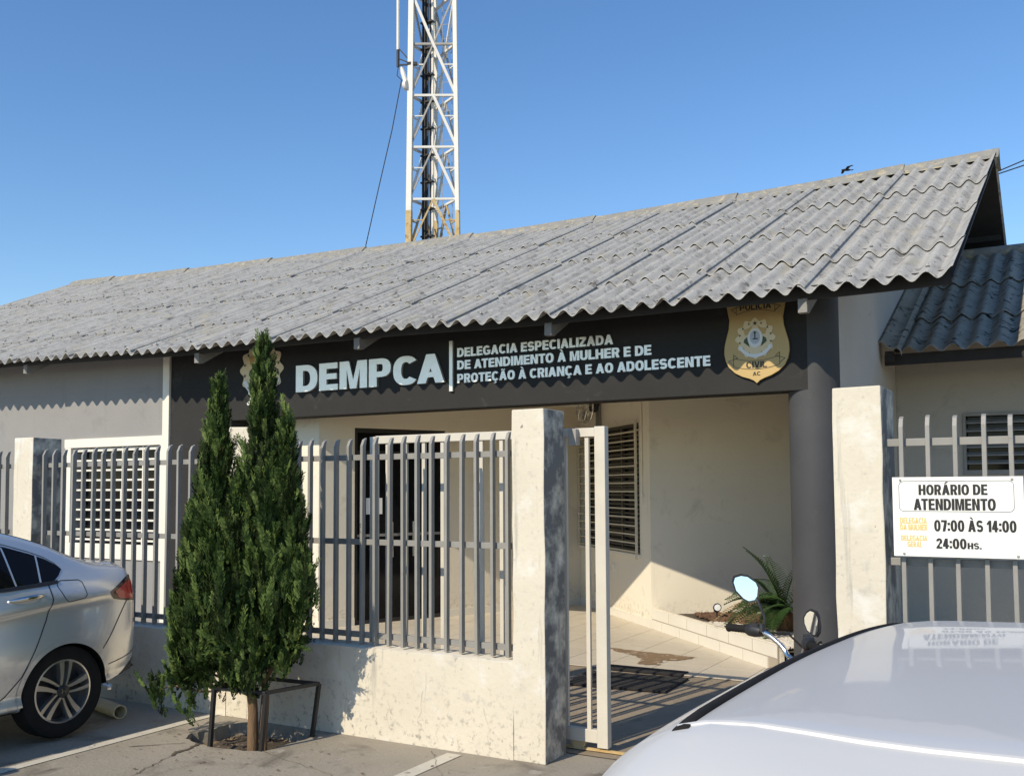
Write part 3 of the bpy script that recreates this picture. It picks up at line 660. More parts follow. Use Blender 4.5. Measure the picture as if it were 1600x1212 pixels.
while x > XL:
    xa = x; xb = max(XL-.02, x-1.06-.03); vs = []; seg = 14; lift = .012*(k % 2)
    for i, xx in enumerate((xa, xb)):
        for s_ in range(seg+1):
            t = -1+2*s_/seg; yy = YR+t*.30; h = roofz(xx, YR)-.02+lift+.012*(1-i)
            zz = h+.085*math.exp(-(t*2.6)**2)-.12*abs(t)+(.02 if abs(t) > .8 else 0)
            vs.append((xx, yy, zz))
    vs2 = [(p[0], p[1], p[2]-.015) for p in vs]; m_ = seg+1; N = len(vs)
    fs = [(s_, s_+1, m_+s_+1, m_+s_) for s_ in range(seg)]; fs += [tuple(q+N for q in f[::-1]) for f in list(fs)]
    fs += [(s_, s_+N, s_+1+N, s_+1) for s_ in range(seg)] + [(m_+s_, m_+s_+1, m_+s_+1+N, m_+s_+N) for s_ in range(seg)]
    fs += [(0, m_, m_+N, N), (seg, seg+N, m_+seg+N, m_+seg)]
    b.add(vs+vs2, fs); x -= 1.06; k += 1
part(b, 'ridge_cap', m_ridge, ro, smooth=True)
b = MB()       # eave board and verge boards
seg = 36
for i in range(seg):
    xa, xb = XL+(XR-.03-XL)*i/seg, XL+(XR-.03-XL)*(i+1)/seg
    za, zb = lerp(EX, EZ, xa), lerp(EX, EZ, xb)
    vs = [(xx, yy, zz+h) for xx, zz in ((xa, za), (xb, zb)) for yy in (YE+.15, YE+.18) for h in (-.036, .07)]
    b.add(vs, [(0, 1, 5, 4), (2, 6, 7, 3), (0, 4, 6, 2), (1, 3, 7, 5)])
part(b, 'fascia', m_fascia, ro)
b = MB()
for f_, ya, yb in ((roofz, YE+.22, YR), (backz, YR, 18.3)):
    vs = [(x, y, f_(x, y)-.055-dd) for dd in (0, .02) for x, y in ((-1.632, ya), (XR-.02, ya), (XR-.02, yb), (-1.632, yb))]
    b.add(vs, [(0, 1, 2, 3), (7, 6, 5, 4), (0, 4, 5, 1), (1, 5, 6, 2), (2, 6, 7, 3), (3, 7, 4, 0)])
part(b, 'soffit', m_fascia, ro)
for y in (8.6, 9.9, 11.2, 12.6): b = MB(); b.box(-1.63, XR-.05, y-.03, y+.03, roofz(-1, y)-.115, roofz(-1, y)-.03); part(b, 'purlin', m_fascia, ro)
for y in (14.2, 15.6, 17.0, 18.2): b = MB(); b.box(-1.63, XR-.05, y-.03, y+.03, backz(-1, y)-.125, backz(-1, y)-.04); part(b, 'purlin', m_fascia, ro)
for x in (-1.73, -3.90, -6.0, -8.2, -11.2, -13.4, -15.6):
    z = lerp(EX, EZ, x)
    bb = MB(); bb.add([(x-.035, YE+.135, z-.135), (x+.035, YE+.135, z-.135), (x+.035, YE+.135, z-.03), (x-.035, YE+.135, z-.03), (x-.035, YB+.02, z+.12), (x+.035, YB+.02, z+.12), (x+.035, YB+.02, z+.24), (x-.035, YB+.02, z+.24), (x-.035, YE+.20, z-.135), (x+.035, YE+.20, z-.135)],
                      [(0, 1, 2, 3), (3, 2, 6, 7), (4, 7, 6, 5), (8, 4, 5, 9), (0, 8, 9, 1), (1, 9, 5, 6, 2), (0, 3, 7, 4, 8)])
    bb.build('rafter', m_rafter, ro, bevel=.003)

# ------------------------------------------------------------------ annex on the right
an = thing('annex_building', 'beige annex with blackened corrugated roof behind the notice board', 'building')
YW = 11.2
def annz(x, y): return 2.85+(y-10.2)*.448
ax0, ax1, az0, az1 = -.985, 1.2, 1.66, 2.30
b = MB(); b.box(-1.63, ax0, YW, YW+.15, 0, 3.28); b.box(ax1, 4.5, YW, YW+.15, 0, 3.28); b.box(ax0, ax1, YW, YW+.15, 0, az0); b.box(ax0, ax1, YW, YW+.15, az1, 3.28)
b.box(4.35, 4.5, YW+.15, 16.8, 0, 3.3); b.box(-1.63, 4.35, 16.65, 16.8, 0, 3.3); part(b, 'wall', m_annex, an)
rows2 = [10.2, 11.16, 12.5, 13.98]
b = MB(); g = random.Random(4)
for r in range(3):
    for c in range(7):
        x0 = -1.50+.885*c; x1 = x0+.885+.05
        corrug(b, x0, x1, rows2[r]+g.uniform(-.012, .012), rows2[r+1]+.1, annz, .036, .006, .018, phase=-1.56, ny=2, PW=.20)
ro2 = part(b, 'roof', m_roof_old, an, smooth=True, recalc=False)
b = MB(); corrug(b, -1.55, 4.75, 13.98, 17.3, lambda x, y: annz(x, 2*13.98-y)-.03, 0, 0, 0, ny=1, phase=-1.56); part(b, 'back_slope', m_roof_old, ro2, smooth=True, recalc=False)
b = MB(); b.tube([(-1.56, 13.98, annz(0, 13.98)+.01), (4.75, 13.98, annz(0, 13.98)+.01)], .085, 14); part(b, 'ridge_cap', m_ridge, ro2, smooth=True)
b = MB()       # verge tile: an upturned flange leaning on the station's end wall
prof = [(-1.625, .15), (-1.60, .16), (-1.55, .10), (-1.50, .075), (-1.46, .085), (-1.43, .06), (-1.42, .01)]
vs = [(x, y, annz(x, y)+h) for y in (10.14, 13.9) for x, h in prof]+[(x, y, annz(x, y)+h-.014) for y in (10.14, 13.9) for x, h in prof]; n7 = len(prof)
fs = [(i, i+1, n7+i+1, n7+i) for i in range(n7-1)]+[(2*n7+i, 3*n7+i, 3*n7+i+1, 2*n7+i+1) for i in range(n7-1)]+[(i, 2*n7+i, 2*n7+i+1, i+1) for i in range(n7-1)]
b.add(vs, fs); part(b, 'verge_tile', m_roof_old, ro2, smooth=True)
b = MB(); b.box(-1.6, 4.7, 10.3, 10.34, 2.75, 2.86); part(b, 'fascia', m_fascia, ro2)
b = MB(); b.box(-1.58, -1.5, 10.2, 10.30, 2.78, 2.88); part(b, 'rafter', m_fascia, ro2)
wn = thing('window', None, None); wn.parent = an
b = MB(); t = .03
b.box(ax0, ax1, YW-.02, YW+.03, az1-t, az1); b.box(ax0, ax1, YW-.02, YW+.03, az0, az0+t+.02); b.box(ax0, ax0+t, YW-.019, YW+.03, az0+t+.02, az1-t); b.box(ax1-t, ax1, YW-.019, YW+.03, az0+t+.02, az1-t)
part(b, 'frame', m_rail, wn, bevel=.003)
b = MB(); b.box(ax0+t, ax1-t, YW+.10, YW+.12, az0+t, az1-t); part(b, 'pane', m_glass, wn)
for i in range(6):
    z = az0+.11+i*.084; bb = MB(); bb.add([(ax0+t, YW+.0, z), (ax1-t, YW+.0, z), (ax1-t, YW+.05, z+.03), (ax0+t, YW+.05, z+.03), (ax0+t, YW+.0, z+.012), (ax1-t, YW+.0, z+.012), (ax1-t, YW+.05, z+.042), (ax0+t, YW+.05, z+.042)], [(0, 1, 2, 3), (4, 7, 6, 5), (0, 4, 5, 1), (1, 5, 6, 2), (2, 6, 7, 3), (3, 7, 4, 0)])
    bb.build('slat', m_rail, wn)
# ------------------------------------------------------------------ facade lettering and badges
T = frame((0, YB, 0), (1, 0))
ls = thing('facade_lettering', 'raised steel letters reading DEMPCA and three lines on the black beam', 'sign')
TL = lambda t, x0, x1, z0, z1, d, bold: text_mesh(t, x0, x1, z0, z1, T @ Matrix.Translation((0, -.002, 0)), 'lettering', m_letter, ls, d, .285, .215, .86, .07)
# each word straight on the wall; the photo shows the whole sign level
TL('DEMPCA', -7.215, -5.30, 2.585, 2.872, .03, .045)
b = MB(); b.box(-5.245, -5.205, YB-.03, YB-.001, 2.49, 2.985); b.build('divider', m_letter, ls, bevel=.002)
TL('DELEGACIA ESPECIALIZADA', -5.157, -3.508, 2.820, 2.908, .018, .028)
TL('DE ATENDIMENTO À MULHER E DE', -5.157, -3.146, 2.698, 2.786, .018, .028)
TL('PROTEÇÃO À CRIANÇA E AO ADOLESCENTE', -5.157, -2.618, 2.567, 2.655, .018, .028)

def disc(cx_, cz_, rx, rz, y0, y1, mat, name, par, k=24, T=T):
    b = MB(T); b.prism([(cx_+rx*math.cos(2*math.pi*i/k), cz_+rz*math.sin(2*math.pi*i/k)) for i in range(k)], y1, y0); return b.build(name, mat, par)
def crest(cx_, cz_, s, y, par, mats):
    """scalloped round emblem: gold scalloped field, wreath, oval shield with a small figure, star on top, ribbon below"""
    pts = []
    for i in range(96):
        a = 2*math.pi*i/96; rr = s*(1+.085*math.cos(12*a+math.pi*.0))
        pts.append((cx_+rr*math.sin(a), cz_+rr*1.02*math.cos(a)))
    b = MB(T); b.prism(pts, y, y-.006); b.build('emblem_field', mats[0], par)
    # inner field and oval
    pts = [(cx_+s*.70*math.cos(a), cz_+s*.05+s*.72*math.sin(a)) for a in [2*math.pi*i/40 for i in range(40)]]
    b = MB(T); b.prism(pts, y-.006, y-.008); b.build('emblem_ring', m_goldp, par)
    for sgn in (-1, 1):
        pts = [(cx_+sgn*s*.30, cz_-s*.45), (cx_+sgn*s*.62, cz_-s*.18), (cx_+sgn*s*.58, cz_-s*.02), (cx_+sgn*s*.42, cz_+s*.10)]
        b = MB(T); b.prism(pts, y-.008, y-.0095); b.build('emblem_hill', m_badgeg, par)
        pts = [(cx_+sgn*s*.10, cz_+s*.72), (cx_+sgn*s*.34, cz_+s*.56), (cx_+sgn*s*.62, cz_+s*.5), (cx_+sgn*s*.55, cz_+s*.2), (cx_+sgn*s*.38, cz_+s*.2)]
        b = MB(T); b.prism(pts, y-.008, y-.0095); b.build('emblem_flag', mats[1], par)
        for k in range(6):     # leaf sprigs of the wreath
            a = R(-70+k*27); x, z = cx_+sgn*s*.86*math.cos(a), cz_+s*.86*math.sin(a); b = MB(T)
            for q in range(3):
                aa = a+R(60+q*40)*1; dx, dz = sgn*math.cos(aa)*s*.12, math.sin(aa)*s*.12
                b.prism([(x-dz*.2, z+dx*.2), (x+dx, z+dz), (x+dz*.2, z-dx*.2)], y-.006, y-.0085)
            b.build('emblem_leaf', m_badgeg, par)
    disc(cx_, cz_+s*.02, s*.40, s*.52, y-.0095, y-.013, m_badgew, 'emblem_shield', par)
    disc(cx_, cz_+s*.06, s*.27, s*.36, y-.013, y-.0145, m_badgeb, 'emblem_shield', par)
    b = MB(T); b.box(cx_-s*.03, cx_+s*.03, y-.0165, y-.0145, cz_, cz_+s*.3); b.box(cx_-s*.12, cx_+s*.16, y-.0168, y-.0145, cz_-s*.06, cz_); b.prism([(cx_-s*.08, cz_+s*.3), (cx_, cz_+s*.38), (cx_+s*.08, cz_+s*.3), (cx_, cz_+s*.24)], y-.0145, y-.0165); b.build('emblem_figure', m_ink, par)
    b = MB(T); pts = []
    for i in range(10):
        a = math.pi/2+i*math.pi/5; rr = s*(.13 if i % 2 == 0 else .055); pts.append((cx_+rr*math.cos(a), cz_+s*.80+rr*math.sin(a)))
    b.prism(pts, y-.006, y-.010); b.build('emblem_star', m_ink, par)
    pts = [(cx_+s*1.0*math.cos(a), cz_+s*1.02*math.sin(a)) for a in [R(205+i*13) for i in range(11)]]+[(cx_+s*.82*math.cos(a), cz_+s*.84*math.sin(a)) for a in [R(335-i*13) for i in range(11)]]
    b = MB(T); b.prism(pts, y-.0065, y-.011); b.build('emblem_ribbon', m_badgew, par)
sh = thing('shield_badge', 'large gold police shield badge lettered CIVIL on the black beam', 'badge')
cxs, hw = -2.224, .268
half = [(0, 3.085), (.10, 3.078), (.20, 3.085), (.245, 3.06), (.235, 3.0), (.222, 2.93), (.228, 2.86), (.248, 2.79), (.266, 2.72), (.270, 2.65), (.258, 2.59), (.23, 2.535), (.18, 2.487), (.12, 2.455), (.06, 2.435), (.025, 2.418), (0, 2.395)]
poly = [(cxs+x, z) for x, z in half]+[(cxs-x, z) for x, z in half[-2:0:-1]]
b = MB(T); b.prism(poly, -.012, -.03); b.build('plate', m_gold, sh, bevel=.003)
b = MB(T); b.prism([(cxs+(x-cxs)*1.025, 2.73+(z-2.73)*1.015) for x, z in poly], -.004, -.012); b.build('plate_edge', m_fascia, sh)
crest(cxs-.005, 2.765, .155, -.030, sh, (m_goldp, m_gold))
def ribbon_poly(x0, x1, zc, sag, h, y, name, mat, par, lines=True):
    k = 16; up_, dn = [], []
    for i in range(k+1):
        t = -1+2*i/k; x = x0+(x1-x0)*i/k; z = zc+sag*t*t; up_.append((x, z+h/2)); dn.append((x, z-h/2))
    b = MB(T); b.prism(up_+dn[::-1], y, y-.002); b.build(name, mat, par)
    b = MB(T); e = .0035
    for L in (up_, dn):
        for i in range(k): b.prism([L[i], L[i+1], (L[i+1][0], L[i+1][1]+e), (L[i][0], L[i][1]+e)], y-.002, y-.0032)
    for X in (x0, x1): b.box(X-e/2, X+e/2, y-.0034, y-.002, zc+sag-h/2, zc+sag+h/2)
    for sgn, X in ((-1, x0), (1, x1)):
        q = [(X, zc+sag+h*.3), (X+sgn*.0, zc+sag+h*.95), (X-sgn*.035, zc+sag+h*.5), (X+sgn*.045, zc+sag+h*.2), (X, zc+sag-h*.3)]
        for i in range(len(q)-1):
            a_, c_ = q[i], q[i+1]; dx, dz = c_[0]-a_[0], c_[1]-a_[1]; L_ = math.hypot(dx, dz)+1e-6; nx, nz = -dz/L_*e/2, dx/L_*e/2
            b.prism([(a_[0]+nx, a_[1]+nz), (c_[0]+nx, c_[1]+nz), (c_[0]-nx, c_[1]-nz), (a_[0]-nx, a_[1]-nz)], y, y-.0030)
    b.build('ribbon_outline', m_ink, par)
ribbon_poly(cxs-.19, cxs+.19, 2.545, .03, .07, -.030, 'ribbon', m_gold, sh)
ribbon_poly(cxs-.16, cxs+.16, 3.035, -.03, .07, -.030, 'ribbon', m_gold, sh)
text_mesh('CIVIL', cxs-.085, cxs+.085, 2.523, 2.575, T @ Matrix.Translation((0, -.0322, 0)), 'lettering', m_ink, sh, .002, .22, .18, .8, .09)
text_mesh('AC', cxs-.032, cxs+.032, 2.458, 2.490, T @ Matrix.Translation((0, -.0302, 0)), 'lettering', m_ink, sh, .002, .22, .18, .8, .09)
text_mesh('POLÍCIA', cxs-.13, cxs+.13, 3.005, 3.052, T @ Matrix.Translation((0, -.0322, 0)), 'lettering', m_ink, sh, .002, .22, .18, .8, .09)
cb = thing('crest_badge', 'round scalloped coat of arms half hidden behind the conifer tip', 'badge')
crest(-7.738, 2.87, .30, -.004, cb, (m_goldp, m_gold))
for (x, z) in ((-7.90, 2.615), (-7.92, 2.50), (-7.55, 2.51), (-7.55, 2.43), (-7.88, 2.43)): disc(x, z, .022, .022, -.004, -.02, m_letter, 'letter_fragment', cb, 12)
b = MB(T); b.prism([(-7.915, 2.51), (-7.895, 2.51), (-7.865, 2.58), (-7.885, 2.585)], -.004, -.02); b.build('letter_fragment', m_letter, cb)

# fixture under the ceiling, meter box
T2 = TW @ Matrix.Translation((.78, 0, 0))
fx = thing('wall_fan', 'metal wall fan hanging just under the beam above the barred window', 'fan')
b = MB(T2); b.box(-.07, .07, -.03, 0, 2.30, 2.58); b.build('bracket', m_rafter, fx, bevel=.004)
b = MB(T2); ring = lambda r, y, z: [(r*math.cos(a), y, z+r*math.sin(a)) for a in [2*math.pi*i/28 for i in range(29)]]
b.tube(ring(.20, -.16, 2.56), .012, 8); b.tube(ring(.20, -.24, 2.56), .008, 8); b.tube(ring(.10, -.25, 2.56), .005, 6)
for i in range(16):
    a = 2*math.pi*i/16; ca, sa = math.cos(a), math.sin(a); b.tube([(.04*ca, -.26, 2.56+.04*sa), (.14*ca, -.265, 2.56+.14*sa), (.2*ca, -.24, 2.56+.2*sa), (.2*ca, -.16, 2.56+.2*sa), (.1*ca, -.11, 2.56+.1*sa)], .004, 5)
b.build('guard', m_chrome, fx, smooth=True)
b = MB(T2); b.lathe([(0, -.12), (.06, -.12), (.07, -.06), (.05, -.03), (0, -.03)], 20, 'Y', (0, 0, 2.56)); b.build('motor', m_plast, fx, smooth=True)
for k in range(3):
    a = R(20+120*k); b = MB(T2); b.add([(.03*math.cos(a), -.20, 2.56+.03*math.sin(a)), (.17*math.cos(a-.35), -.215, 2.56+.17*math.sin(a-.35)), (.18*math.cos(a+.35), -.17, 2.56+.18*math.sin(a+.35)), (.05*math.cos(a+.9), -.18, 2.56+.05*math.sin(a+.9))], [(0, 1, 2, 3)]); b.build('blade', m_rafter, fx)
b = MB(); b.box(-7.74, -7.50, 8.26, 8.338, 1.20, 1.66); mb = tag(b.build('meter_box', m_cream, bevel=.005), 'small cream meter box on the porch wall right of the conifer', 'box')
b = MB(); b.box(-7.72, -7.52, 8.252, 8.2595, 1.22, 1.64); b.build('lid', m_goldp, mb, bevel=.002)

b = MB(TW); b.tube([(1.95+.20, -.010, 2.62), (1.95+.20, -.010, 1.45)], .009, 8); b.box(2.115, 2.185, -.022, 0, 1.36, 1.46); tag(b.build('conduit', m_cream, smooth=True), 'thin cream conduit with a switch box beside the barred porch window', 'conduit')
# ------------------------------------------------------------------ planter
pl = thing('planter', 'low white tiled planter between the barred window wall and the charcoal column', 'planter')
PT = frame(K, (1, -1)); LP = 2.62
b = MB(PT)
for i in range(6):
    x0, x1 = i*.44+.002, min(i*.44+.438, LP)
    b.box(x0+.004, x1-.004, .0, .02, .12, .225)
    b.box((x0-.15 if i else x0)+.004, x1-.154, -.012, .019, .016, .110)
b.build('facing', m_walltile, pl, bevel=.0015)
b = MB(PT); b.box(0, LP, .003, .021, .0, .222); b.build('grout', m_grout, pl)
b = MB(PT); b.box(0, LP, .021, .07, .0, .232); b.build('coping', m_cream, pl, bevel=.004)
b = MB(); q = [K+Vector((.03, .03, 0)), PT @ Vector((LP, .05, 0)), Vector((-1.80, 8.4, 0)), Vector((-1.80, 11.4, 0))]
b.add([(p.x, p.y, .17) for p in q], [(0, 1, 2, 3)]); b.build('soil', m_dirt, pl)
pin = lambda x, y: (PT @ Vector((x, y, 0)))[:2]
stones('lava_rock', m_lava, [pin(.35, .35), pin(1.0, .30), pin(1.75, .75), pin(1.9, 1.2), (-2.0, 10.6), (-3.2, 10.25)], .20, 1500, .02, .045, 21)
stones('white_gravel', m_pebble, [pin(.9, .08), pin(2.6, .08), (-1.85, 8.7), (-1.85, 10.4), pin(1.95, 1.2), pin(1.75, .72), pin(1.0, .28)], .195, 2200, .012, .028, 22)
sl = thing('garden_spotlight', 'small black garden spotlight standing in the brown rocks', 'lamp')
b = MB(); b.tube([(-3.22, 9.83, .17), (-3.22, 9.83, .27)], .008); b.build('spike', m_black, sl)
b = MB(Matrix.Translation((-3.22, 9.83, .305)) @ Matrix.Rotation(R(25), 4, 'Z') @ Matrix.Rotation(R(-20), 4, 'X')); b.lathe([(0, .06), (.03, .055), (.042, -.02), (.042, -.05), (.036, -.05), (.034, -.042)], 20, 'Y'); b.build('housing', m_black, sl, smooth=True)
b = MB(Matrix.Translation((-3.22, 9.83, .305)) @ Matrix.Rotation(R(25), 4, 'Z') @ Matrix.Rotation(R(-20), 4, 'X')); b.lathe([(.0, -.043), (.034, -.041)], 20, 'Y'); b.build('lens', m_amber, sl)
# cycad
pm = thing('sago_palm', 'dark green sago palm beside the charcoal column', 'palm')
px_, py_, pz_ = -2.40, 9.30, .16
b = MB(); b.lathe([(.09, 0), (.11, .08), (.10, .18), (.05, .24), (0, .25)], 14, 'Z', (px_, py_, pz_)); b.build('trunk', m_bark, pm, smooth=True)
g = random.Random(9)
for k in range(26):
    b = MB(); a = g.uniform(0, 6.28) if k > 14 else g.uniform(R(120), R(290)); el = g.uniform(R(8), R(78)); L = g.uniform(.55, .85); pts = []
    d = Vector((math.cos(a)*math.cos(el), math.sin(a)*math.cos(el), math.sin(el))); p = Vector((px_, py_, pz_+.22))
    for i in range(13):
        pts.append(p.copy()); p += d*L/12; d = (d+Vector((0, 0, -.085-.05*i/12))).normalized()
    b.tube(pts, [.006*(1-i/14) for i in range(13)], 5)
    side = pts[6]-pts[0]; side = side.cross(Vector((0, 0, 1))).normalized()
    if side.length < .1: side = Vector((1, 0, 0))
    for i in range(1, 27):
        t = i/27*11.6+.3; q = pts[int(t)].lerp(pts[int(t)+1], t-int(t)); dd = (pts[int(t)+1]-pts[int(t)]).normalized(); upn = side.cross(dd)
        ll = .115*math.sin(min(1, i/27*1.05+.12)*math.pi*.97)**.6+.02
        for s_ in (-1, 1):
            e = (side*s_*.95+dd*.38+upn*.35).normalized(); q2 = q+e*ll; wv = dd*.0046
            b.add([q-wv, q+wv, q2.lerp(q, .25)+wv*.7, q2-upn*.015, q2.lerp(q, .25)-wv*.7], [(0, 1, 2, 3, 4)])
    b.build('frond', m_palmdry if k in (3, 20) else m_palm, pm, recalc=False)

# ------------------------------------------------------------------ lattice tower
tw = thing('lattice_tower', 'tall white three-legged lattice mast rising behind the roof', 'tower')
LA, LB_, LC = Vector((-12.72, 17.58, 0)), Vector((-11.76, 18.13, 0)), Vector((-12.68, 18.62, 0))
cen = (LA+LB_+LC)/3
def leg(P, z):  # taper
    f = 1.13-.0195*z+.0; return Vector((cen.x+(P.x-cen.x)*f, cen.y+(P.y-cen.y)*f, z))
for P, wdt in ((LA, .13), (LB_, .10), (LC, .09)):
    b = MB(); b.bar(leg(P, 0), leg(P, 7.75), wdt, wdt, R(20)); b.build('leg', m_rust, tw, bevel=.006)
    b = MB(); b.bar(leg(P, 7.75), leg(P, 16.5), wdt*.95, wdt*.95, R(20)); b.build('leg', m_tower, tw, bevel=.006)
    for z in (7.9, 9.1, 10.3, 11.5, 12.7): 
        pass
zs = [8.02+1.19*i for i in range(-6, 8)]
for (P, Q, thick) in ((LA, LB_, .075), (LB_, LC, .045), (LC, LA, .045)):
    for i, z in enumerate(zs[:-1]):
        m1 = m_rust if z < 7.5 else m_tower
        b = MB(); b.bar(leg(P, z), leg(Q, z), .05, .05); b.build('horizontal', m_brace if z > 10.5 and P is LA else m1, tw)
        z2 = zs[i+1]
        flip = z2 > 12.4
        a_, c_ = leg(P, z2), leg(Q, z2); mid = (a_+c_)/2
        if flip:
            mid = (leg(P, z)+leg(Q, z))/2; b = MB(); b.bar(mid, leg(Q, z2), .035, .035); b.build('brace', m_brace, tw)
            b = MB(); b.bar(mid, leg(P, z2), thick, thick*.8); b.build('brace', m1, tw)
        else:
            b = MB(); b.bar(mid, leg(P, z), .035, .035); b.build('brace', m_brace if z > 7.5 else m1, tw)
            b = MB(); b.bar(mid, leg(Q, z), thick, thick*.8); b.build('brace', m1, tw)
            for LL, E_ in ((P, leg(P, z)), (Q, leg(Q, z))):
                b = MB(); h = (z+z2)/2+.12; b.bar(leg(LL, h), mid.lerp(E_, (z2-h)/(z2-z)), .025, .025); b.build('strut', m1, tw)
b = MB()
for i, (dx, dy, r) in enumerate(((-.10, 0, .028), (-.04, .02, .03), (.02, .0, .026), (.07, .03, .02), (-.02, -.05, .02))):
    b.tube([(cen.x-.13+dx*1.1, cen.y-.12+dy, 0), (cen.x-.12+dx, cen.y-.11+dy, 16.4)], r, 8)
b.build('cable', m_cable, tw, smooth=True)
b = MB(); b.tube([(cen.x+.0, cen.y-.06, 0), (cen.x+.0, cen.y-.06, 16.4)], .032, 8); b.build('conduit', m_tower, tw, smooth=True)
b = MB()
for i in range(14): z = 6.6+.62*i; b.box(cen.x-.27, cen.x+.05, cen.y-.17, cen.y-.05, z, z+.035)
b.build('clamp', m_black, tw)
b = MB()      # ladder inside the mast
for dx in (.12, .34): b.tube([(cen.x+dx, cen.y+.12+dx*.3, 0), (cen.x+dx, cen.y+.12+dx*.3, 16.4)], .008, 5)
for i in range(48): z = .3+i*.34; b.tube([(cen.x+.12, cen.y+.156, z), (cen.x+.34, cen.y+.222, z)], .006, 5)
b.build('ladder', m_brace, tw)
ant = thing('whip_antenna', 'thin white whip antenna clamped left of the lattice mast', 'antenna')
b = MB(); b.tube([(-12.934, 17.465, 11.45), (-12.934, 17.465, 16.0)], [.035, .03], 8); b.build('rod', m_tower, ant, smooth=True)
b = MB(); b.bar((-12.934, 17.465, 11.05), (-12.934, 17.465, 11.55), .05); b.bar((-12.934, 17.465, 11.5), (-12.66, 17.6, 11.15), .022); b.bar((-12.934, 17.465, 11.25), (-12.66, 17.6, 11.12), .022); b.bar((-12.934, 17.465, 11.1), (-12.66, 17.6, 11.1), .03); b.bar((-12.75, 17.56, 11.12), (-12.55, 17.67, 11.12), .07); b.build('bracket', m_black, ant)
ra = thing('radio_unit', 'small white radio unit hung on the left leg of the lattice mast', 'antenna')
b = MB(Matrix.Translation((-12.80, 17.54, 10.78)) @ Matrix.Rotation(R(-18), 4, 'Y')); b.lathe([(0, -.12), (.05, -.12), (.055, .16), (.035, .3), (0, .31)], 14); b.build('casing', m_tower, ra, smooth=True)
b = MB(); b.lathe([(0, -.02), (.11, -.02), (.11, .06), (0, .06)], 18, 'X', (-12.78, 17.55, 10.62)); b.bar((-12.8, 17.55, 10.62), (-12.68, 17.6, 10.62), .05); b.build('dish', m_tower, ra, smooth=True)
b = MB(); b.tube([(-12.92, 17.46, 11.05), (-12.95, 17.45, 10.85), (-12.86, 17.5, 10.75)], .01, 5); b.build('lead', m_cable, ra)
b = MB(); b.tube([(-12.86, 17.5, 10.75), (-13.05, 17.40, 9.6), (-13.30, 17.25, 8.3), (-13.58, 17.1, 6.85), (-13.75, 17.0, 6.0), (-13.85, 16.95, 4.6)], .011, 6)
tag(b.build('drop_cable', m_cable), 'thin dark cable slanting from the mast down behind the roof', 'cable')
for z0, z1, lab in ((7.80, 7.99, 'upper of the two thin wires at the right sky edge'), (7.74, 7.89, 'lower of the two thin wires at the right sky edge')):
    b = MB(); p0, p1 = Vector((-1.032, 21.408, z0)), Vector((-.641, 21.633, z1)); d = p1-p0
    b.tube([p0+d*t+Vector((0, 0, -.006*t*(1-t)*0)) for t in (-4, -1, 0, 1, 5, 20, 40)], .013, 6); tag(b.build('power_line', m_cable), lab, 'wire', 'overhead wires')

# bird in the sky, wings spread
bd = thing('bird', 'small dark bird gliding above the right end of the roof', 'bird')
BT = Matrix.Translation((-6.75, 36.1, 12.93)) @ Matrix.Rotation(YAW+R(12), 4, 'Z') @ Matrix.Rotation(R(-6), 4, 'X') @ Matrix.Rotation(R(-4), 4, 'Y') @ Matrix.Scale(-.8, 4, (1, 0, 0)) @ Matrix.Scale(.8, 4, (0, 1, 0)) @ Matrix.Scale(.8, 4, (0, 0, 1))
b = MB(BT)
b.lathe([(.0, -.26), (.02, -.24), (.045, -.16), (.055, -.02), (.05, .08), (.035, .13), (.038, .17), (.025, .20), (.008, .225), (0, .25)], 12, 'X')
b.prism([(-.2, -.02), (-.36, -.06), (-.36, .06), (-.2, .02)], -.006, .006, 'XY')
for s_ in (-1, 1):
    root = [(.06, s_*.03, .02), (-.08, s_*.03, .01)]; el = [(.07, s_*.22, .07), (-.09, s_*.22, .06)]; tip = [(-.03, s_*.46, .03), (-.12, s_*.44, .025)]
    vs = root+el+tip; vs2 = [(x, y, z-.012) for x, y, z in vs]
    b.add(vs+vs2, [(0, 2, 3, 1), (2, 4, 5, 3), (6, 7, 9, 8), (8, 9, 11, 10), (0, 6, 8, 2), (2, 8, 10, 4), (4, 10, 11, 5), (5, 11, 9, 3), (3, 9, 7, 1)])
b.build('body', m_bird, bd)

# ------------------------------------------------------------------ conifer
tr = thing('conifer', 'dark green conifer with three pointed tops growing from the pavement pit', 'tree')
g = random.Random(31)
def wobble(pts, r, n=9, amp=.02):
    out = []; rs = []
    for i in range(n+1):
        t = i/n*(len(pts)-1); k = min(int(t), len(pts)-2); p = Vector(pts[k]).lerp(Vector(pts[k+1]), t-k)
        out.append(p+Vector((g.uniform(-amp, amp), g.uniform(-amp, amp), 0))); rs.append(r*(1-.75*i/n)*g.uniform(.9, 1.12))
    return out, rs
b = MB()
for pts, r in (([(-4.36, 4.44, -.12), (-4.38, 4.44, .3), (-4.38, 4.43, .7), (-4.33, 4.45, 2.2)], .040), ([(-4.30, 4.465, -.12), (-4.30, 4.46, .3), (-4.30, 4.47, .7), (-4.2, 4.5, 1.8)], .026),
               ([(-4.40, 4.43, .34), (-4.50, 4.40, .55), (-4.6, 4.4, 1.0), (-4.65, 4.42, 2.0)], .026), ([(-4.40, 4.43, .30), (-4.62, 4.36, .42), (-4.80, 4.32, .8)], .013), ([(-4.41, 4.43, .36), (-4.70, 4.37, .30), (-4.92, 4.32, .33), (-5.05, 4.30, .29)], .009),
               ([(-4.30, 4.47, .4), (-4.15, 4.5, .6), (-4.05, 4.5, 1.0)], .015), ([(-4.4, 4.42, .32), (-4.58, 4.36, .5), (-4.68, 4.3, .62)], .010)):
    p, rs = wobble(pts, r, 12, .008); b.tube(p, rs, 9)
b.build('trunk', m_bark, tr, smooth=2)
lf, tp, dk = MB(), MB(), MB()
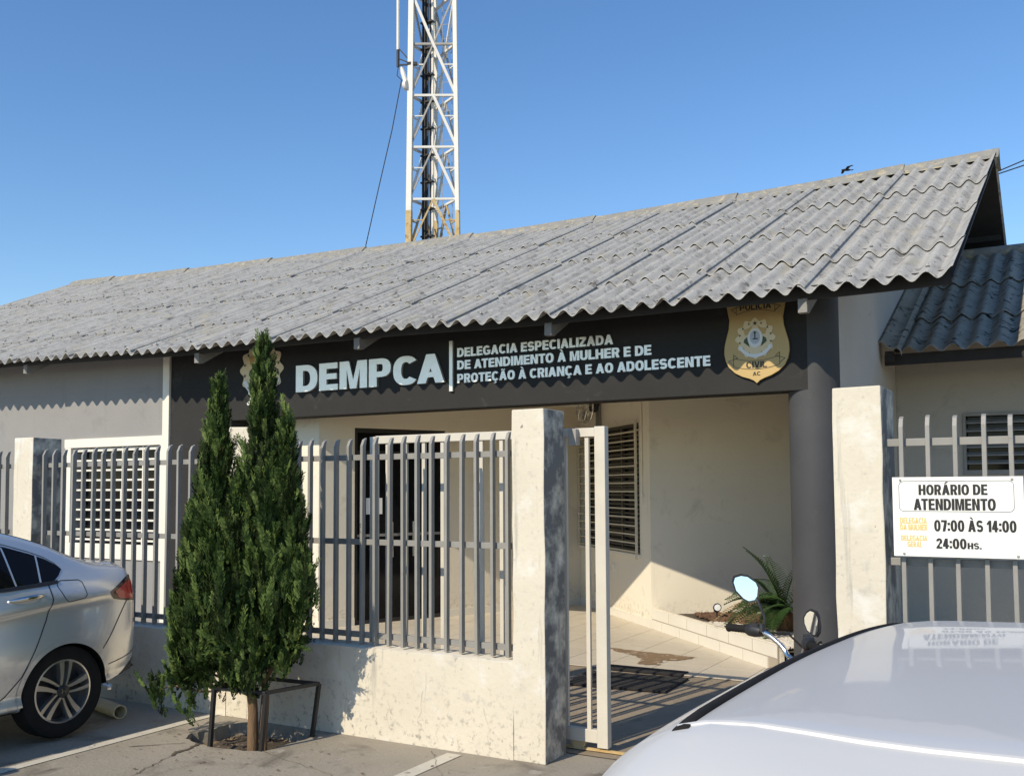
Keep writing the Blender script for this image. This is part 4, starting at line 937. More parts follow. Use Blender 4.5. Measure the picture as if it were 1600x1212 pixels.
def spray(p, d, L, b):
    d = d.normalized(); ref = Vector((g.uniform(-1, 1), g.uniform(-1, 1), g.uniform(-.2, .2))); s_ = d.cross(ref).normalized(); nn_ = s_.cross(d)
    nb = 7; cur = p.copy(); dd = d.copy()
    for k in range(nb):
        nxt = cur+dd*L/nb
        ww = .0058*(1-k/nb*.45)
        b.add([cur-s_*ww*.6, cur+s_*ww*.6, nxt], [(0, 1, 2)])
        ll = (L*.27*math.sin(math.pi*(.25+.70*k/nb))+.008)*g.uniform(.7, 1.25)
        for sg_ in (-1, 1):
            e = (dd*.95+s_*sg_*.50+nn_*g.uniform(-.4, .4)).normalized(); f = e.cross(nn_).normalized()*ww
            q = cur+e*ll
            b.add([cur, cur+e*ll*.55+f, q, cur+e*ll*.55-f], [(0, 1, 2, 3)])
        cur = nxt; dd = (dd+Vector((g.uniform(-.1, .1), g.uniform(-.1, .1), .05))).normalized()
def spindle(base, tip, r, num, peak=.28, fill=.55, Ls=(.07, .13), pw=.8, lean=.3):
    """a spire of upright flame-like tufts; each tuft is a cluster of sprays, with gaps between tufts"""
    base, tip = Vector(base), Vector(tip); H_ = (tip-base).length
    for i in range(max(4, int(num/7))):
        t = g.random()**.85; a = g.uniform(0, 6.283)
        prof = (t/peak)**.55 if t < peak else ((1-t)/(1-peak))**pw
        lump = 1+.20*math.sin(a*3+t*17+base.x*9)+.15*math.sin(a*5-t*31)
        rr = r*prof*lump*(fill+(1-fill)*g.random()**.4)*g.uniform(.85, 1.18)
        c = base.lerp(tip, t)+Vector((math.cos(a)*rr, math.sin(a)*rr, 0))
        out = Vector((math.cos(a), math.sin(a), 0)); ax = (out*g.uniform(.05, lean)+Vector((g.uniform(-.12, .12), g.uniform(-.12, .12), 1))).normalized()
        if t < .10: ax = (out*g.uniform(.3, .9)+Vector((0, 0, g.uniform(-.3, .7)))).normalized()
        hl = g.uniform(.06, .24)*(1 if t < .75 else .6); q_ = g.random(); tuft = tp if q_ > .84 else (dk if q_ < .30 else lf)
        for k in range(8):
            u = k/7; wr = (.030*(1-u)**.7+.004)*g.uniform(.4, 1.2); b2 = g.uniform(0, 6.283)
            off = Vector((math.cos(b2)*wr, math.sin(b2)*wr, 0))
            p = c+ax*hl*(u-.5)+off
            d = ax+off*9+Vector((g.uniform(-.15, .15), g.uniform(-.15, .15), 0))
            spray(p-d.normalized()*.04, d, g.uniform(*Ls)*(1 if t < .85 else .8), tp if (u > .75 and g.random() < .45) else tuft)
spindle((-4.31, 4.43, .45), (-4.318, 4.45, 2.45), .120, 1900, pw=.48)
spindle((-4.68, 4.40, .45), (-4.665, 4.42, 2.22), .115, 1600, pw=.50)
spindle((-4.20, 4.50, .60), (-4.165, 4.50, 2.04), .095, 900, pw=.55)
spindle((-4.25, 4.42, .50), (-4.23, 4.44, 1.75), .13, 950, pw=.6)
spindle((-4.70, 4.38, .38), (-4.74, 4.40, 1.78), .13, 1200, pw=.6)
spindle((-4.81, 4.36, .34), (-4.84, 4.38, 1.42), .12, 850, pw=.65)
spindle((-4.86, 4.34, .36), (-4.87, 4.36, .95), .10, 360, pw=.9)
spindle((-4.15, 4.50, .52), (-4.11, 4.5, 1.60), .10, 700, pw=.6)
spindle((-4.03, 4.50, .78), (-4.01, 4.5, 1.16), .080, 240, pw=.9)
spindle((-4.42, 4.29, .54), (-4.43, 4.36, 1.60), .13, 900, pw=.8)
spindle((-4.60, 4.28, .46), (-4.60, 4.34, 1.45), .13, 650, pw=.8)
spindle((-4.30, 4.62, .55), (-4.33, 4.62, 1.6), .15, 400, pw=.8)
spindle((-4.50, 4.45, .45), (-4.50, 4.45, 1.5), .16, 700, pw=.8)
spindle((-4.56, 4.34, .34), (-4.60, 4.35, .66), .12, 170, Ls=(.05, .10), lean=.8)
spindle((-4.78, 4.33, .30), (-4.80, 4.34, .62), .12, 200, Ls=(.05, .10), lean=.8)
spindle((-5.03, 4.30, .24), (-5.04, 4.30, .38), .055, 60, Ls=(.04, .08), lean=1); spindle((-4.94, 4.31, .26), (-4.93, 4.32, .40), .045, 30, Ls=(.04, .08), lean=1)
spindle((-4.30, 4.38, .34), (-4.28, 4.40, .80), .12, 300, Ls=(.05, .10), lean=.6)
spindle((-4.42, 4.34, .36), (-4.42, 4.36, .80), .12, 300, Ls=(.05, .10), lean=.6)
spindle((-4.18, 4.48, .46), (-4.18, 4.48, .95), .11, 260, Ls=(.05, .10), lean=.6)
spindle((-4.72, 4.26, .13), (-4.71, 4.28, .30), .045, 22, Ls=(.04, .08), lean=1)
co = lf.build('crown', m_leaf, tr, recalc=False); tp.build('young_growth', m_tip, tr, recalc=False); dk.build('old_growth', m_old, tr, recalc=False)

# steel guard round the pit
gd = thing('tree_guard', 'black steel frame standing around the conifer trunk', 'guard')
FL, FR, BR, BL = (-4.592, 4.306), (-4.242, 4.375), (-4.20, 4.774), (-4.56, 4.70)
tops = []
for (x, y), (dx, dy), z in ((FL, (.034, .0), .352), (FR, (.04, 0), .340), (BR, (.06, 0), .333), (BL, (.04, 0), .345)):
    bb = MB(); bb.bar((x, y, -.04), (x+dx, y+dy, z), .024); bb.build('leg', m_black, gd, bevel=.002); tops.append((x+dx, y+dy, z))
for i in range(4):
    bb = MB(); bb.bar(Vector(tops[i])+Vector((0, 0, .003*(i % 2))), Vector(tops[(i+1) % 4])+Vector((0, 0, .003*(i % 2))), .022); bb.build('rail', m_black, gd, bevel=.002)
# drain pipe under the silver car
b = MB(); o_ = [(-6.42, 4.70, .048), (-5.95, 4.585, .048), (-5.66, 4.508, .048)]
b.tube(o_, .046, 22, cap=False); b.tube(o_[::-1], .040, 22, cap=False)
d_ = (Vector(o_[2])-Vector(o_[1])).normalized(); e_ = Vector((-d_.y, d_.x, 0)); u_ = Vector((0, 0, 1)); cc = Vector(o_[2])
b.add([cc+(e_*math.cos(2*math.pi*k/22)+u_*math.sin(2*math.pi*k/22))*r for r in (.046, .040) for k in range(22)], [(k, (k+1) % 22, 22+(k+1) % 22, 22+k) for k in range(22)])
tag(b.build('drain_pipe', m_pipe, smooth=True), 'yellowed plastic pipe stub lying behind the silver car wheel', 'pipe')
# dead leaves on the pavement
g = random.Random(77)
b = MB()
for i in range(130):
    x = g.uniform(-5.1, -2.7) if i > 60 else g.gauss(-4.5, .35); y = g.uniform(3.0, 4.9) if i > 60 else g.gauss(4.3, .25)
    r = g.uniform(.006, .016); a = g.uniform(0, 6.28); ca, sa = math.cos(a)*r, math.sin(a)*r; zt = .006+r*g.uniform(0, .4)
    if any(abs(x+4.55) < .36 and abs(y-4.6) < .3 for _ in (0,)): continue
    b.add([(x-ca, y-sa, .006), (x-sa*.4, y+ca*.4, zt), (x+ca, y+sa, .007), (x+sa*.4, y-ca*.4, .006)], [(0, 1, 2, 3)])
tag(b.build('fallen_leaves', M('fallen_leaf', (.12, .08, .045), (.08, .055, .03), 30, .9, island=(.24, .17, .09))), kind='stuff')
# ------------------------------------------------------------------ cars
class Body:
    """car body from keyed half sections (s along the car from its tail, points (half width, height) from sill to roof centre)"""
    def __init__(q, keys, W, sub=8, ds=.018):
        q.ks = [k[0] for k in keys]; q.kp = [k[1] for k in keys]; q.N = len(q.kp[0]); q.W = W; q.sub = sub; q.ds = ds
    def section(q, s):
        ks = q.ks; i = 0
        s = max(ks[0], min(ks[-1], s))
        while i < len(ks)-2 and s > ks[i+1]: i += 1
        f = (s-ks[i])/(ks[i+1]-ks[i]); out = []
        for j in range(q.N):
            pt = []
            for c in (0, 1):      # monotone-ish cubic on uneven stations
                P = [q.kp[k][j][c] for k in range(len(ks))]
                def tan(k):
                    if k == 0 or k == len(ks)-1: return 0 if k else (P[1]-P[0])/(ks[1]-ks[0])
                    a, b = (P[k]-P[k-1])/(ks[k]-ks[k-1]), (P[k+1]-P[k])/(ks[k+1]-ks[k])
                    return 0 if a*b <= 0 else 2*a*b/(a+b)
                h = ks[i+1]-ks[i]; t0, t1 = tan(i)*h, tan(i+1)*h
                pt.append((2*f**3-3*f*f+1)*P[i]+(f**3-2*f*f+f)*t0+(-2*f**3+3*f*f)*P[i+1]+(f**3-f*f)*t1)
            out.append(pt)
        xs = [p[0] for p in out]; zs_ = [p[1] for p in out]; fine = []
        for k in range((q.N-1)*q.sub+1):
            fine.append((max(0, catmull(xs, k/q.sub)), catmull(zs_, k/q.sub)))
        return fine
    def wid(q, s, z):
        sec = q.section(s); best = None
        for a, b in zip(sec, sec[1:]):
            if (a[1]-z)*(b[1]-z) <= 0 and abs(a[1]-b[1]) > 1e-6:
                t = (z-a[1])/(b[1]-a[1]); x = a[0]+(b[0]-a[0])*t
                if best is None or x > best: best = x
        return best if best is not None else max(p[0] for p in sec)
    def top(q, s, wv):
        sec = q.section(s)
        for a, b in zip(sec[::-1], sec[-2::-1]):
            if a[0] <= wv <= b[0]: t = (wv-a[0])/max(1e-6, b[0]-a[0]); return a[1]+(b[1]-a[1])*t
        return sec[-1][1]
    def mesh(q, arches):
        s0_, s1_ = q.ks[0], q.ks[-1]; n = int((s1_-s0_)/q.ds); S_ = [s0_+(s1_-s0_)*i/n for i in range(n+1)]
        b = MB(); secs = [q.section(s) for s in S_]; m_ = len(secs[0])
        for side in (1, -1):
            vs, idx = [], {}
            for i, s in enumerate(S_):
                for k, (x, z) in enumerate(secs[i]):
                    p = [s, x, z]
                    if x > .35:
                        for (cs, cz, r) in arches:
                            d = math.hypot(s-cs, z-cz)
                            if d < r and z < cz+r: 
                                a = math.atan2(z-cz, s-cs); p.append((cs, cz, r, d))
                    vs.append(p)
            pos = []; dead = set(); 
            for id_, p in enumerate(vs):
                if len(p) > 3:
                    cs, cz, r, d = p[3]
                    if d < r-.034: dead.add(id_)
                    s, z = cs+(p[0]-cs)*r/max(d, 1e-4), cz+(p[2]-cz)*r/max(d, 1e-4)
                    pos.append(q.W(s, side*p[1], z))
                else: pos.append(q.W(p[0], side*p[1], p[2]))
            fs = []
            for i in range(n):
                for k in range(m_-1):
                    f = (i*m_+k, i*m_+k+1, (i+1)*m_+k+1, (i+1)*m_+k)
                    if not any(x in dead for x in f): fs.append(f)
            fs += [tuple(range(m_)), tuple(range(n*m_+m_-1, n*m_-1, -1))]
            b.add(pos, fs)
        return b
    def panel(q, poly, off, side=1, cuts=3):
        bm = bmesh.new(); vs = [bm.verts.new((s, z, 0)) for s, z in poly]
        es = [bm.edges.new((vs[i], vs[(i+1) % len(vs)])) for i in range(len(vs))]
        bmesh.ops.triangle_fill(bm, edges=es, use_beauty=True)
        bmesh.ops.subdivide_edges(bm, edges=bm.edges[:], cuts=cuts, use_grid_fill=True)
        bm.verts.index_update(); b = MB()
        b.add([q.W(v.co.x, side*(q.wid(v.co.x, v.co.y)+off), v.co.y) for v in bm.verts], [tuple(v.index for v in f.verts) for f in bm.faces]); bm.free(); return b
    def line(q, pts, w, off, side=1, n=10, b=None):
        b = b or MB(); P = []
        for a, c in zip(pts, pts[1:]):
            for k in range(n): P.append((a[0]+(c[0]-a[0])*k/n, a[1]+(c[1]-a[1])*k/n))
        P.append(pts[-1]); vs = []
        for i, p in enumerate(P):
            a, c = P[max(0, i-1)], P[min(len(P)-1, i+1)]; d = Vector((c[0]-a[0], c[1]-a[1])).normalized()
            for sg_ in (-1, 1):
                s, z = p[0]-d.y*w/2*sg_, p[1]+d.x*w/2*sg_; vs.append(q.W(s, side*(q.wid(s, z)+off), z))
        b.add(vs, [(2*i, 2*i+1, 2*i+3, 2*i+2) for i in range(len(P)-1)]); return b
    def topstrip(q, s0_, s1_, w0, w1, off, ns=14, nw=8, side=1, wf=None):
        b = MB(); vs = []
        for i in range(ns+1):
            s = s0_+(s1_-s0_)*i/ns; k = wf(s) if wf else 1
            for j in range(nw+1): wv = (w0+(w1-w0)*j/nw)*k; vs.append(q.W(s, side*wv, q.top(s, abs(wv))+off))
        b.add(vs, [(i*(nw+1)+j, i*(nw+1)+j+1, (i+1)*(nw+1)+j+1, (i+1)*(nw+1)+j) for i in range(ns) for j in range(nw)]); return b
def road_wheel(par, cs, cz, wout, W, side, rt_=.285, rr=.195, spokes=True):
    """W maps (s, w, z) to the world; wheel outer face at half width wout"""
    wh = thing('wheel', None, None); wh.parent = par
    b = MB(); prof = [(rr-.005, -.15), (rt_*.9, -.155), (rt_, -.13), (rt_, -.03), (rt_*.965, -.008), (rt_*.88, .0), (rr+.03, -.004), (rr, -.014), (rr-.01, -.02)]
    seg = 48
    def lathe(pr, name, mat):
        b = MB(); vs = [W(cs+r*math.cos(2*math.pi*k/seg), side*(wout+h), cz+r*math.sin(2*math.pi*k/seg)) for r, h in pr for k in range(seg)]
        b.add(vs, [(i*seg+k, i*seg+(k+1) % seg, (i+1)*seg+(k+1) % seg, (i+1)*seg+k) for i in range(len(pr)-1) for k in range(seg)]); return b.build(name, mat, wh, smooth=True)
    lathe(prof, 'tyre', m_rubber)
    lathe([(rr-.004, -.13), (rr-.004, -.018), (rr, -.012), (rr-.010, -.010), (rr-.014, -.02), (rr-.016, -.10)], 'rim', m_alloy)
    lathe([(rr-.016, -.09), (.12, -.085), (.0001, -.08)], 'hub_disc', m_alloyd)
    if spokes:
        for k in range(5):
            b = MB(); a0 = 2*math.pi*k/5+R(97); vs = []
            for (off_in, off_mid, off_out, ww) in ((-.015, -.012, -.030, .022), (.014, .030, .026, .015)):
                ring_ = []
                for i in range(9):
                    t = i/8; r = .03+(rr-.042)*t; o_ = (off_in*(1-t)**2+2*off_mid*t*(1-t)+off_out*t*t)*1.15
                    hw_ = ww*(.55+.75*t)
                    for e in (-1, 1):
                        q1, q2 = r, o_+e*hw_*.62; x = q1*math.cos(a0)-q2*math.sin(a0); z = q1*math.sin(a0)+q2*math.cos(a0)
                        ring_.append((cs+x, cz+z))
                n0 = len(vs)
                for d in (-.020+.006, -.05): vs += [W(x, side*(wout+d), z) for x, z in ring_]
                f = []
                for i in range(8):
                    A_, B_ = 2*i, 18+2*i
                    f += [(A_, A_+1, A_+3, A_+2), (A_, A_+2, B_+2, B_), (A_+1, B_+1, B_+3, A_+3)]
                f += [(16, 17, 35, 34)]
                b.add([], []); b.v += [tuple(p) for p in vs[n0:]]; b.f += [tuple(i+len(b.v)-36 for i in ff) for ff in f]
            b.build('spoke', m_alloy, wh)
        lathe([(.040, -.03), (.040, -.008), (.034, -.004), (.0001, -.003)], 'hub_cap', m_alloyd)
        b = MB()
        for (x0, x1, z0, z1) in ((-.016, -.009, -.014, .016), (.009, .016, -.014, .016), (-.009, .009, -.003, .003)):
            vs = [W(cs+x, side*(wout-.001+dd), cz+z) for dd in (0, -.003) for x, z in ((x0, z0), (x1, z0), (x1, z1), (x0, z1))]
            b.add(vs, [(0, 1, 2, 3), (0, 4, 5, 1), (1, 5, 6, 2), (2, 6, 7, 3), (3, 7, 4, 0)])
        b.build('emblem', m_chrome, wh)
        for k in range(5):
            a = 2*math.pi*k/5+R(60); b = MB(); b.add([W(cs+.055*math.cos(a)+.008*math.cos(q), side*(wout-.018), cz+.055*math.sin(a)+.008*math.sin(q)) for q in [2*math.pi*i/8 for i in range(8)]], [tuple(range(8))]); b.build('wheel_nut', m_black, wh)
    return wh
def half(zb, ws, low, mid, upp, cre, belt, edge, c1, c0_):
    return [(0, zb), (ws, zb), low, mid, upp, cre, belt, edge, c1, (0, c0_)]
WS = lambda s, wv, z: (-6.26+wv, 4.55-s, z)
sil = Body([
    (0.00, half(.40, .52, (.635, .45), (.665, .55), (.66, .66), (.645, .72), (.60, .78), (.52, .82), (.30, .83), .83)),
    (0.035, half(.365, .62, (.695, .42), (.715, .57), (.71, .72), (.705, .80), (.675, .90), (.59, .955), (.33, .968), .972)),
    (0.075, half(.345, .66, (.725, .40), (.748, .58), (.742, .78), (.738, .875), (.695, .985), (.605, 1.038), (.35, 1.056), 1.06)),
    (0.13, half(.335, .67, (.742, .39), (.765, .58), (.752, .80), (.757, .885), (.698, .998), (.605, 1.043), (.35, 1.058), 1.062)),
    (0.28, half(.29, .69, (.762, .37), (.782, .58), (.760, .81), (.772, .890), (.702, 1.0), (.59, 1.066), (.35, 1.081), 1.088)),
    (0.42, half(.25, .70, (.765, .36), (.790, .57), (.758, .80), (.775, .882), (.705, .998), (.575, 1.115), (.35, 1.135), 1.14)),
    (0.62, half(.225, .71, (.770, .35), (.792, .57), (.756, .79), (.776, .869), (.710, .995), (.553, 1.195), (.33, 1.222), 1.23)),
    (0.90, half(.225, .71, (.765, .34), (.784, .56), (.752, .765), (.774, .842), (.713, .975), (.540, 1.265), (.32, 1.30), 1.31)),
    (1.40, half(.225, .71, (.755, .34), (.774, .55), (.748, .72), (.771, .802), (.712, .958), (.540, 1.322), (.32, 1.362), 1.373)),
    (2.00, half(.225, .71, (.755, .34), (.770, .55), (.758, .68), (.766, .775), (.710, .94), (.545, 1.318), (.32, 1.362), 1.373)),
    (2.40, half(.225, .71, (.755, .34), (.772, .55), (.762, .66), (.765, .755), (.705, .92), (.565, 1.23), (.33, 1.295), 1.305)),
    (2.86, half(.225, .71, (.765, .35), (.785, .56), (.772, .66), (.765, .74), (.695, .88), (.645, .955), (.37, 1.0), 1.01)),
    (3.10, half(.225, .70, (.765, .36), (.785, .56), (.770, .65), (.755, .72), (.69, .83), (.61, .885), (.35, .925), .935)),
    (3.60, half(.23, .68, (.74, .36), (.765, .55), (.75, .62), (.73, .68), (.68, .75), (.60, .80), (.34, .845), .855)),
    (3.92, half(.25, .60, (.67, .35), (.69, .50), (.67, .57), (.65, .61), (.60, .66), (.52, .70), (.30, .735), .74)),
    (4.08, half(.30, .42, (.48, .36), (.50, .46), (.49, .52), (.47, .55), (.42, .58), (.36, .60), (.20, .62), .62))], WS)
car = thing('parked_car', 'silver sedan parked with its tail against the whitewashed wall', 'car')
o = sil.mesh([(.585, .30, .312), (2.975, .30, .312)]).build('body', m_silver, car, smooth=2)
for side in (1, -1):
    gl = [(.565, 1.052), (.60, 1.085), (.66, 1.122), (.75, 1.158), (.90, 1.207), (1.15, 1.255), (1.45, 1.285), (1.9, 1.285), (2.15, 1.25), (2.40, 1.15), (2.62, 1.03), (2.72, .955), (2.4, .945), (1.9, .955), (1.4, .968), (.97, .968), (.72, .982), (.64, .988), (.60, 1.015)]
    sil.panel(gl, .003, side).build('side_glass', m_carglass, car, smooth=2)
    fr = MB(); sil.line([(2.74, .942), (2.4, .935), (1.9, .945), (1.4, .957), (.97, .957), (.70, .972), (.62, .982)], .020, .006, side, 6, fr); fr.build('belt_moulding', m_plast, car)
    for (a, c, mt, ww) in (((.895, .975), (.925, 1.205), m_silver, .012), ((.735, .985), (.712, 1.145), m_silver, .012), ((1.62, .96), (1.66, 1.28), m_plast, .07)):
        sil.line([a, c], ww, .005, side, 8).build('window_pillar', mt, car)
    for (cs, cz) in ((.585, .30), (2.975, .30)):
        sil.line([(cs+.312*math.cos(R(a)), cz+.312*math.sin(R(a))) for a in range(-8, 189, 4)], .030, .0035, side, 2).build('arch_lip', m_silver, car, smooth=2)
    sm = MB()
    sil.line([(.690, .980), (.683, .88), (.718, .758), (.80, .60), (.885, .441), (.985, .335), (1.05, .30)], .007, .0012, side, 10, sm)
    sil.line([(1.64, .95), (1.66, .6), (1.64, .32)], .007, .0012, side, 10, sm)
    sil.line([(2.70, .93), (2.74, .6), (2.70, .32)], .007, .0012, side, 10, sm)
    sil.line([(.118, .83), (.20, .71), (.275, .60), (.33, .53)], .007, .0012, side, 10, sm)
    sil.line([(.0, .50), (.06, .475), (.16, .445), (.285, .42)], .006, .0012, side, 8, sm)
    sil.line([(1.05, .305), (1.8, .30), (2.62, .305)], .006, .0012, side, 10, sm)
    sil.line([(.565, 1.052), (.60, 1.092), (.66, 1.132), (.75, 1.170), (.90, 1.220), (1.15, 1.268), (1.45, 1.298)], .005, .0012, side, 8, sm)
    sm.build('panel_gap', m_seam, car)
    fl = MB(); q = [(.475, .98), (.60, .985), (.628, .975), (.632, .95), (.60, .875), (.58, .853), (.55, .853), (.46, .868), (.445, .885), (.455, .965), (.475, .98)]
    if side == 1: sil.line(q, .005, .0012, 1, 5, fl).build('fuel_door', m_seam, car)
    sil.panel([(.272, .888), (.20, .925), (.13, .962), (.075, .985), (.050, .95), (.045, .88), (.060, .812), (.14, .818), (.235, .836), (.262, .86)], .0035, side, 2).build('tail_light', m_redd, car, smooth=2)
    sil.panel([(.235, .886), (.17, .917), (.10, .950), (.078, .955), (.066, .90), (.078, .826), (.14, .832), (.20, .842)], .006, side, 2).build('tail_light', m_red, car, smooth=2)
    sil.panel([(3.95, .60), (3.70, .70), (3.62, .70), (3.72, .62), (3.9, .57)], .004, side, 2).build('headlight', m_amber, car, smooth=2)
    for s_ in ((.735, .965), (1.78, 2.01)):
        hb = MB(); n_ = 10; pts = []
        for i in range(n_+1):
            t = i/n_; s2 = s_[0]+(s_[1]-s_[0])*t; z = .912-.018*t; pts.append(WS(s2, side*(sil.wid(s2, z)+.004+.026*math.sin(math.pi*t)**.6), z))
        hb.tube(pts, [.006+.010*math.sin(math.pi*i/n_)**.5 for i in range(n_+1)], 10); hb.build('door_handle', m_chrome, car, smooth=True)
        sil.panel([(s_[0]+.03+.09*(1-math.cos(a)), .902+.035*math.sin(a)) for a in [2*math.pi*i/16 for i in range(16)]], .0015, side, 1).build('handle_recess', m_silver, car, smooth=2)
    for cs in (.585, 2.975): road_wheel(car, cs, .30, .760, WS, side)
    mm = MB(); mm.lathe([(0, -.09), (.05, -.085), (.065, 0), (.05, .06), (0, .07)], 16, 'X', WS(2.52, side*.80, .97)); mm.bar(WS(2.56, side*.70, .94), WS(2.52, side*.80, .95), .03); mm.build('wing_mirror', m_silver, car, smooth=True)
for cs in (.585, 2.975):
    b = MB(); seg = 40
    for (r, wv0, wv1) in ((.314, -.765, .765),):
        vs = [WS(cs+r*math.cos(math.pi*1.04*k/seg-math.pi*.02), wv, .30+r*math.sin(math.pi*1.04*k/seg-math.pi*.02)) for wv in (wv0, wv1) for k in range(seg+1)]
        b.add(vs, [(k, k+1, seg+2+k, seg+1+k) for k in range(seg)])
    b.build('wheel_well', m_rubber, car)
b = MB(); b.box(-6.9, -5.62, .6, 4.3, .20, .24); b.build('underbody', m_rubber, car)
sil.topstrip(.34, .88, -.96, .96, .003, 14, 12, 1, lambda s: lerp([.3, .9], [.55, .50], s)).build('rear_glass', m_carglass, car, smooth=2)
sil.topstrip(2.05, 2.84, -.95, .95, .003, 14, 12, 1, lambda s: lerp([2.0, 2.85], [.50, .62], s)).build('windscreen', m_carglass, car, smooth=2)
b = MB()       # boot lip and rear diffuser
vs = []
for i in range(25):
    wv = -.60+1.2*i/24; z = sil.top(.13, abs(wv)) if abs(wv) < .6 else 1.03
    vs += [WS(.20, wv, z+.008), WS(.13, wv, z+.014), WS(.082, wv*.99, z+.012), WS(.072, wv*.985, z-.005)]
b.add(vs, [(4*i+k, 4*i+k+1, 4*i+5+k, 4*i+4+k) for i in range(24) for k in range(3)]); b.build('boot_lip', m_silver, car, smooth=2)
for side in (1, -1): sil.panel([(.03, .44), (.12, .375), (.19, .335), (.10, .345), (.02, .365)], .004, side, 2).build('bumper_insert', m_plast, car)

WW = lambda s, wv, z: (.22+wv, .42+s, z)
def hw(zb, ws, low, mid, cre, belt, up_, edge, c1, c0_): return [(0, zb), (ws, zb), low, mid, cre, belt, up_, edge, c1, (0, c0_)]
wht = Body([
    (0.00, hw(.36, .50, (.60, .42), (.63, .56), (.62, .66), (.58, .72), (.55, .76), (.50, .79), (.30, .80), .80)),
    (0.06, hw(.30, .62, (.70, .40), (.73, .58), (.72, .72), (.69, .80), (.65, .87), (.58, .91), (.34, .93), .935)),
    (0.16, hw(.27, .68, (.76, .38), (.785, .58), (.78, .74), (.745, .86), (.69, 1.02), (.560, 1.10), (.33, 1.12), 1.125)),
    (0.26, hw(.25, .70, (.785, .37), (.805, .58), (.80, .75), (.765, .88), (.685, 1.10), (.553, 1.215), (.33, 1.233), 1.238)),
    (0.36, hw(.23, .71, (.80, .36), (.815, .58), (.81, .76), (.778, .89), (.682, 1.155), (.553, 1.286), (.33, 1.300), 1.304)),
    (0.445, hw(.22, .72, (.805, .36), (.82, .58), (.815, .76), (.785, .89), (.680, 1.185), (.556, 1.3165), (.33, 1.326), 1.330)),
    (0.475, hw(.22, .72, (.805, .36), (.82, .58), (.815, .76), (.785, .89), (.679, 1.192), (.556, 1.323), (.33, 1.3335), 1.3375)),
    (0.55, hw(.22, .72, (.808, .36), (.82, .58), (.815, .76), (.788, .89), (.678, 1.198), (.556, 1.324), (.33, 1.337), 1.342)),
    (0.80, hw(.22, .72, (.81, .36), (.82, .57), (.815, .75), (.79, .88), (.676, 1.20), (.556, 1.321), (.33, 1.339), 1.345)),
    (1.20, hw(.22, .72, (.80, .36), (.81, .56), (.81, .73), (.79, .87), (.676, 1.19), (.556, 1.304), (.33, 1.328), 1.336)),
    (1.60, hw(.22, .72, (.80, .36), (.81, .55), (.81, .71), (.785, .85), (.676, 1.165), (.555, 1.275), (.33, 1.298), 1.306)),
    (1.90, hw(.22, .72, (.80, .36), (.81, .55), (.80, .70), (.78, .84), (.675, 1.13), (.553, 1.240), (.33, 1.260), 1.267)),
    (2.06, hw(.22, .72, (.80, .36), (.81, .55), (.80, .69), (.775, .83), (.68, 1.09), (.555, 1.205), (.33, 1.225), 1.232)),
    (2.56, hw(.22, .72, (.80, .36), (.81, .55), (.79, .67), (.755, .79), (.70, .88), (.645, .93), (.37, .955), .965)),
    (3.00, hw(.22, .70, (.79, .36), (.80, .54), (.77, .63), (.73, .72), (.68, .79), (.61, .83), (.35, .855), .865)),
    (3.40, hw(.24, .62, (.72, .36), (.73, .50), (.70, .57), (.66, .63), (.61, .68), (.54, .71), (.30, .735), .745)),
    (3.60, hw(.28, .45, (.52, .36), (.53, .46), (.51, .52), (.48, .55), (.44, .57), (.38, .59), (.2, .61), .61))], WW, sub=5, ds=.02)
wc = thing('parked_car', 'white car in the near right corner seen over its roof', 'car')
wht.mesh([(.62, .29, .305), (2.75, .29, .305)]).build('body', m_whitecar, wc, smooth=2)
for side in (1, -1):
    b = MB(); pv_ = []; ns = 60
    for i in range(ns+1):
        s = .463+(1.97-.463)*i/ns; tp_ = 1 if i > 2 else .4+.2*i
        for (wv, off) in ((.5380, -.001), (.5390, .0040*tp_), (.5465, .0052*tp_), (.5540, .0035*tp_), (.5556, -.001)):
            z = wht.top(s, min(wv, wht.section(s)[7*5][0]-.0004))
            pv_.append(WW(s, side*wv, z+off))
    m8 = 5; b.add(pv_, [(i*m8+k, i*m8+k+1, (i+1)*m8+k+1, (i+1)*m8+k) for i in range(ns) for k in range(4)]+[tuple(range(5))]); b.build('roof_moulding', m_rubber, wc, smooth=2)
    wht.panel([(.30, .93), (.36, 1.10), (.50, 1.165), (.80, 1.175), (1.2, 1.165), (1.6, 1.14), (1.9, 1.08), (2.2, .96), (2.38, .86), (2.0, .855), (1.2, .885), (.6, .90)], .003, side, 2).build('side_glass', m_carglass, wc, smooth=2)
    sm = MB(); wht.line([(1.08, .88), (1.05, .5), (1.0, .30)], .006, .0012, side, 8, sm); wht.line([(2.28, .85), (2.30, .5), (2.26, .30)], .006, .0012, side, 8, sm); wht.line([(.56, .90), (.60, .70), (.72, .60)], .006, .0012, side, 8, sm); sm.build('panel_gap', m_seam, wc)
    wht.panel([(.05, .80), (.14, .85), (.20, .80), (.20, .62), (.12, .58), (.045, .62)], .004, side, 2).build('tail_light', m_red, wc, smooth=2)
    wht.panel([(3.42, .60), (3.15, .70), (3.05, .68), (3.2, .58), (3.4, .54)], .004, side, 2).build('headlight', m_amber, wc, smooth=2)
    for s_ in ((.72, .88), (1.25, 1.42)):
        hb = MB(); hb.tube([WW(s_[0]+(s_[1]-s_[0])*i/8, side*(wht.wid(s_[0], .79)+.003+.022*math.sin(math.pi*i/8)), .79) for i in range(9)], .011, 8); hb.build('door_handle', m_whitecar, wc, smooth=True)
    for cs in (.62, 2.75): road_wheel(wc, cs, .285, .79, WW, side, spokes=False)
    mm = MB(); mm.lathe([(0, -.09), (.05, -.085), (.068, 0), (.05, .06), (0, .07)], 16, 'X', WW(2.12, side*.83, .92)); mm.build('wing_mirror', m_whitecar, wc, smooth=True)
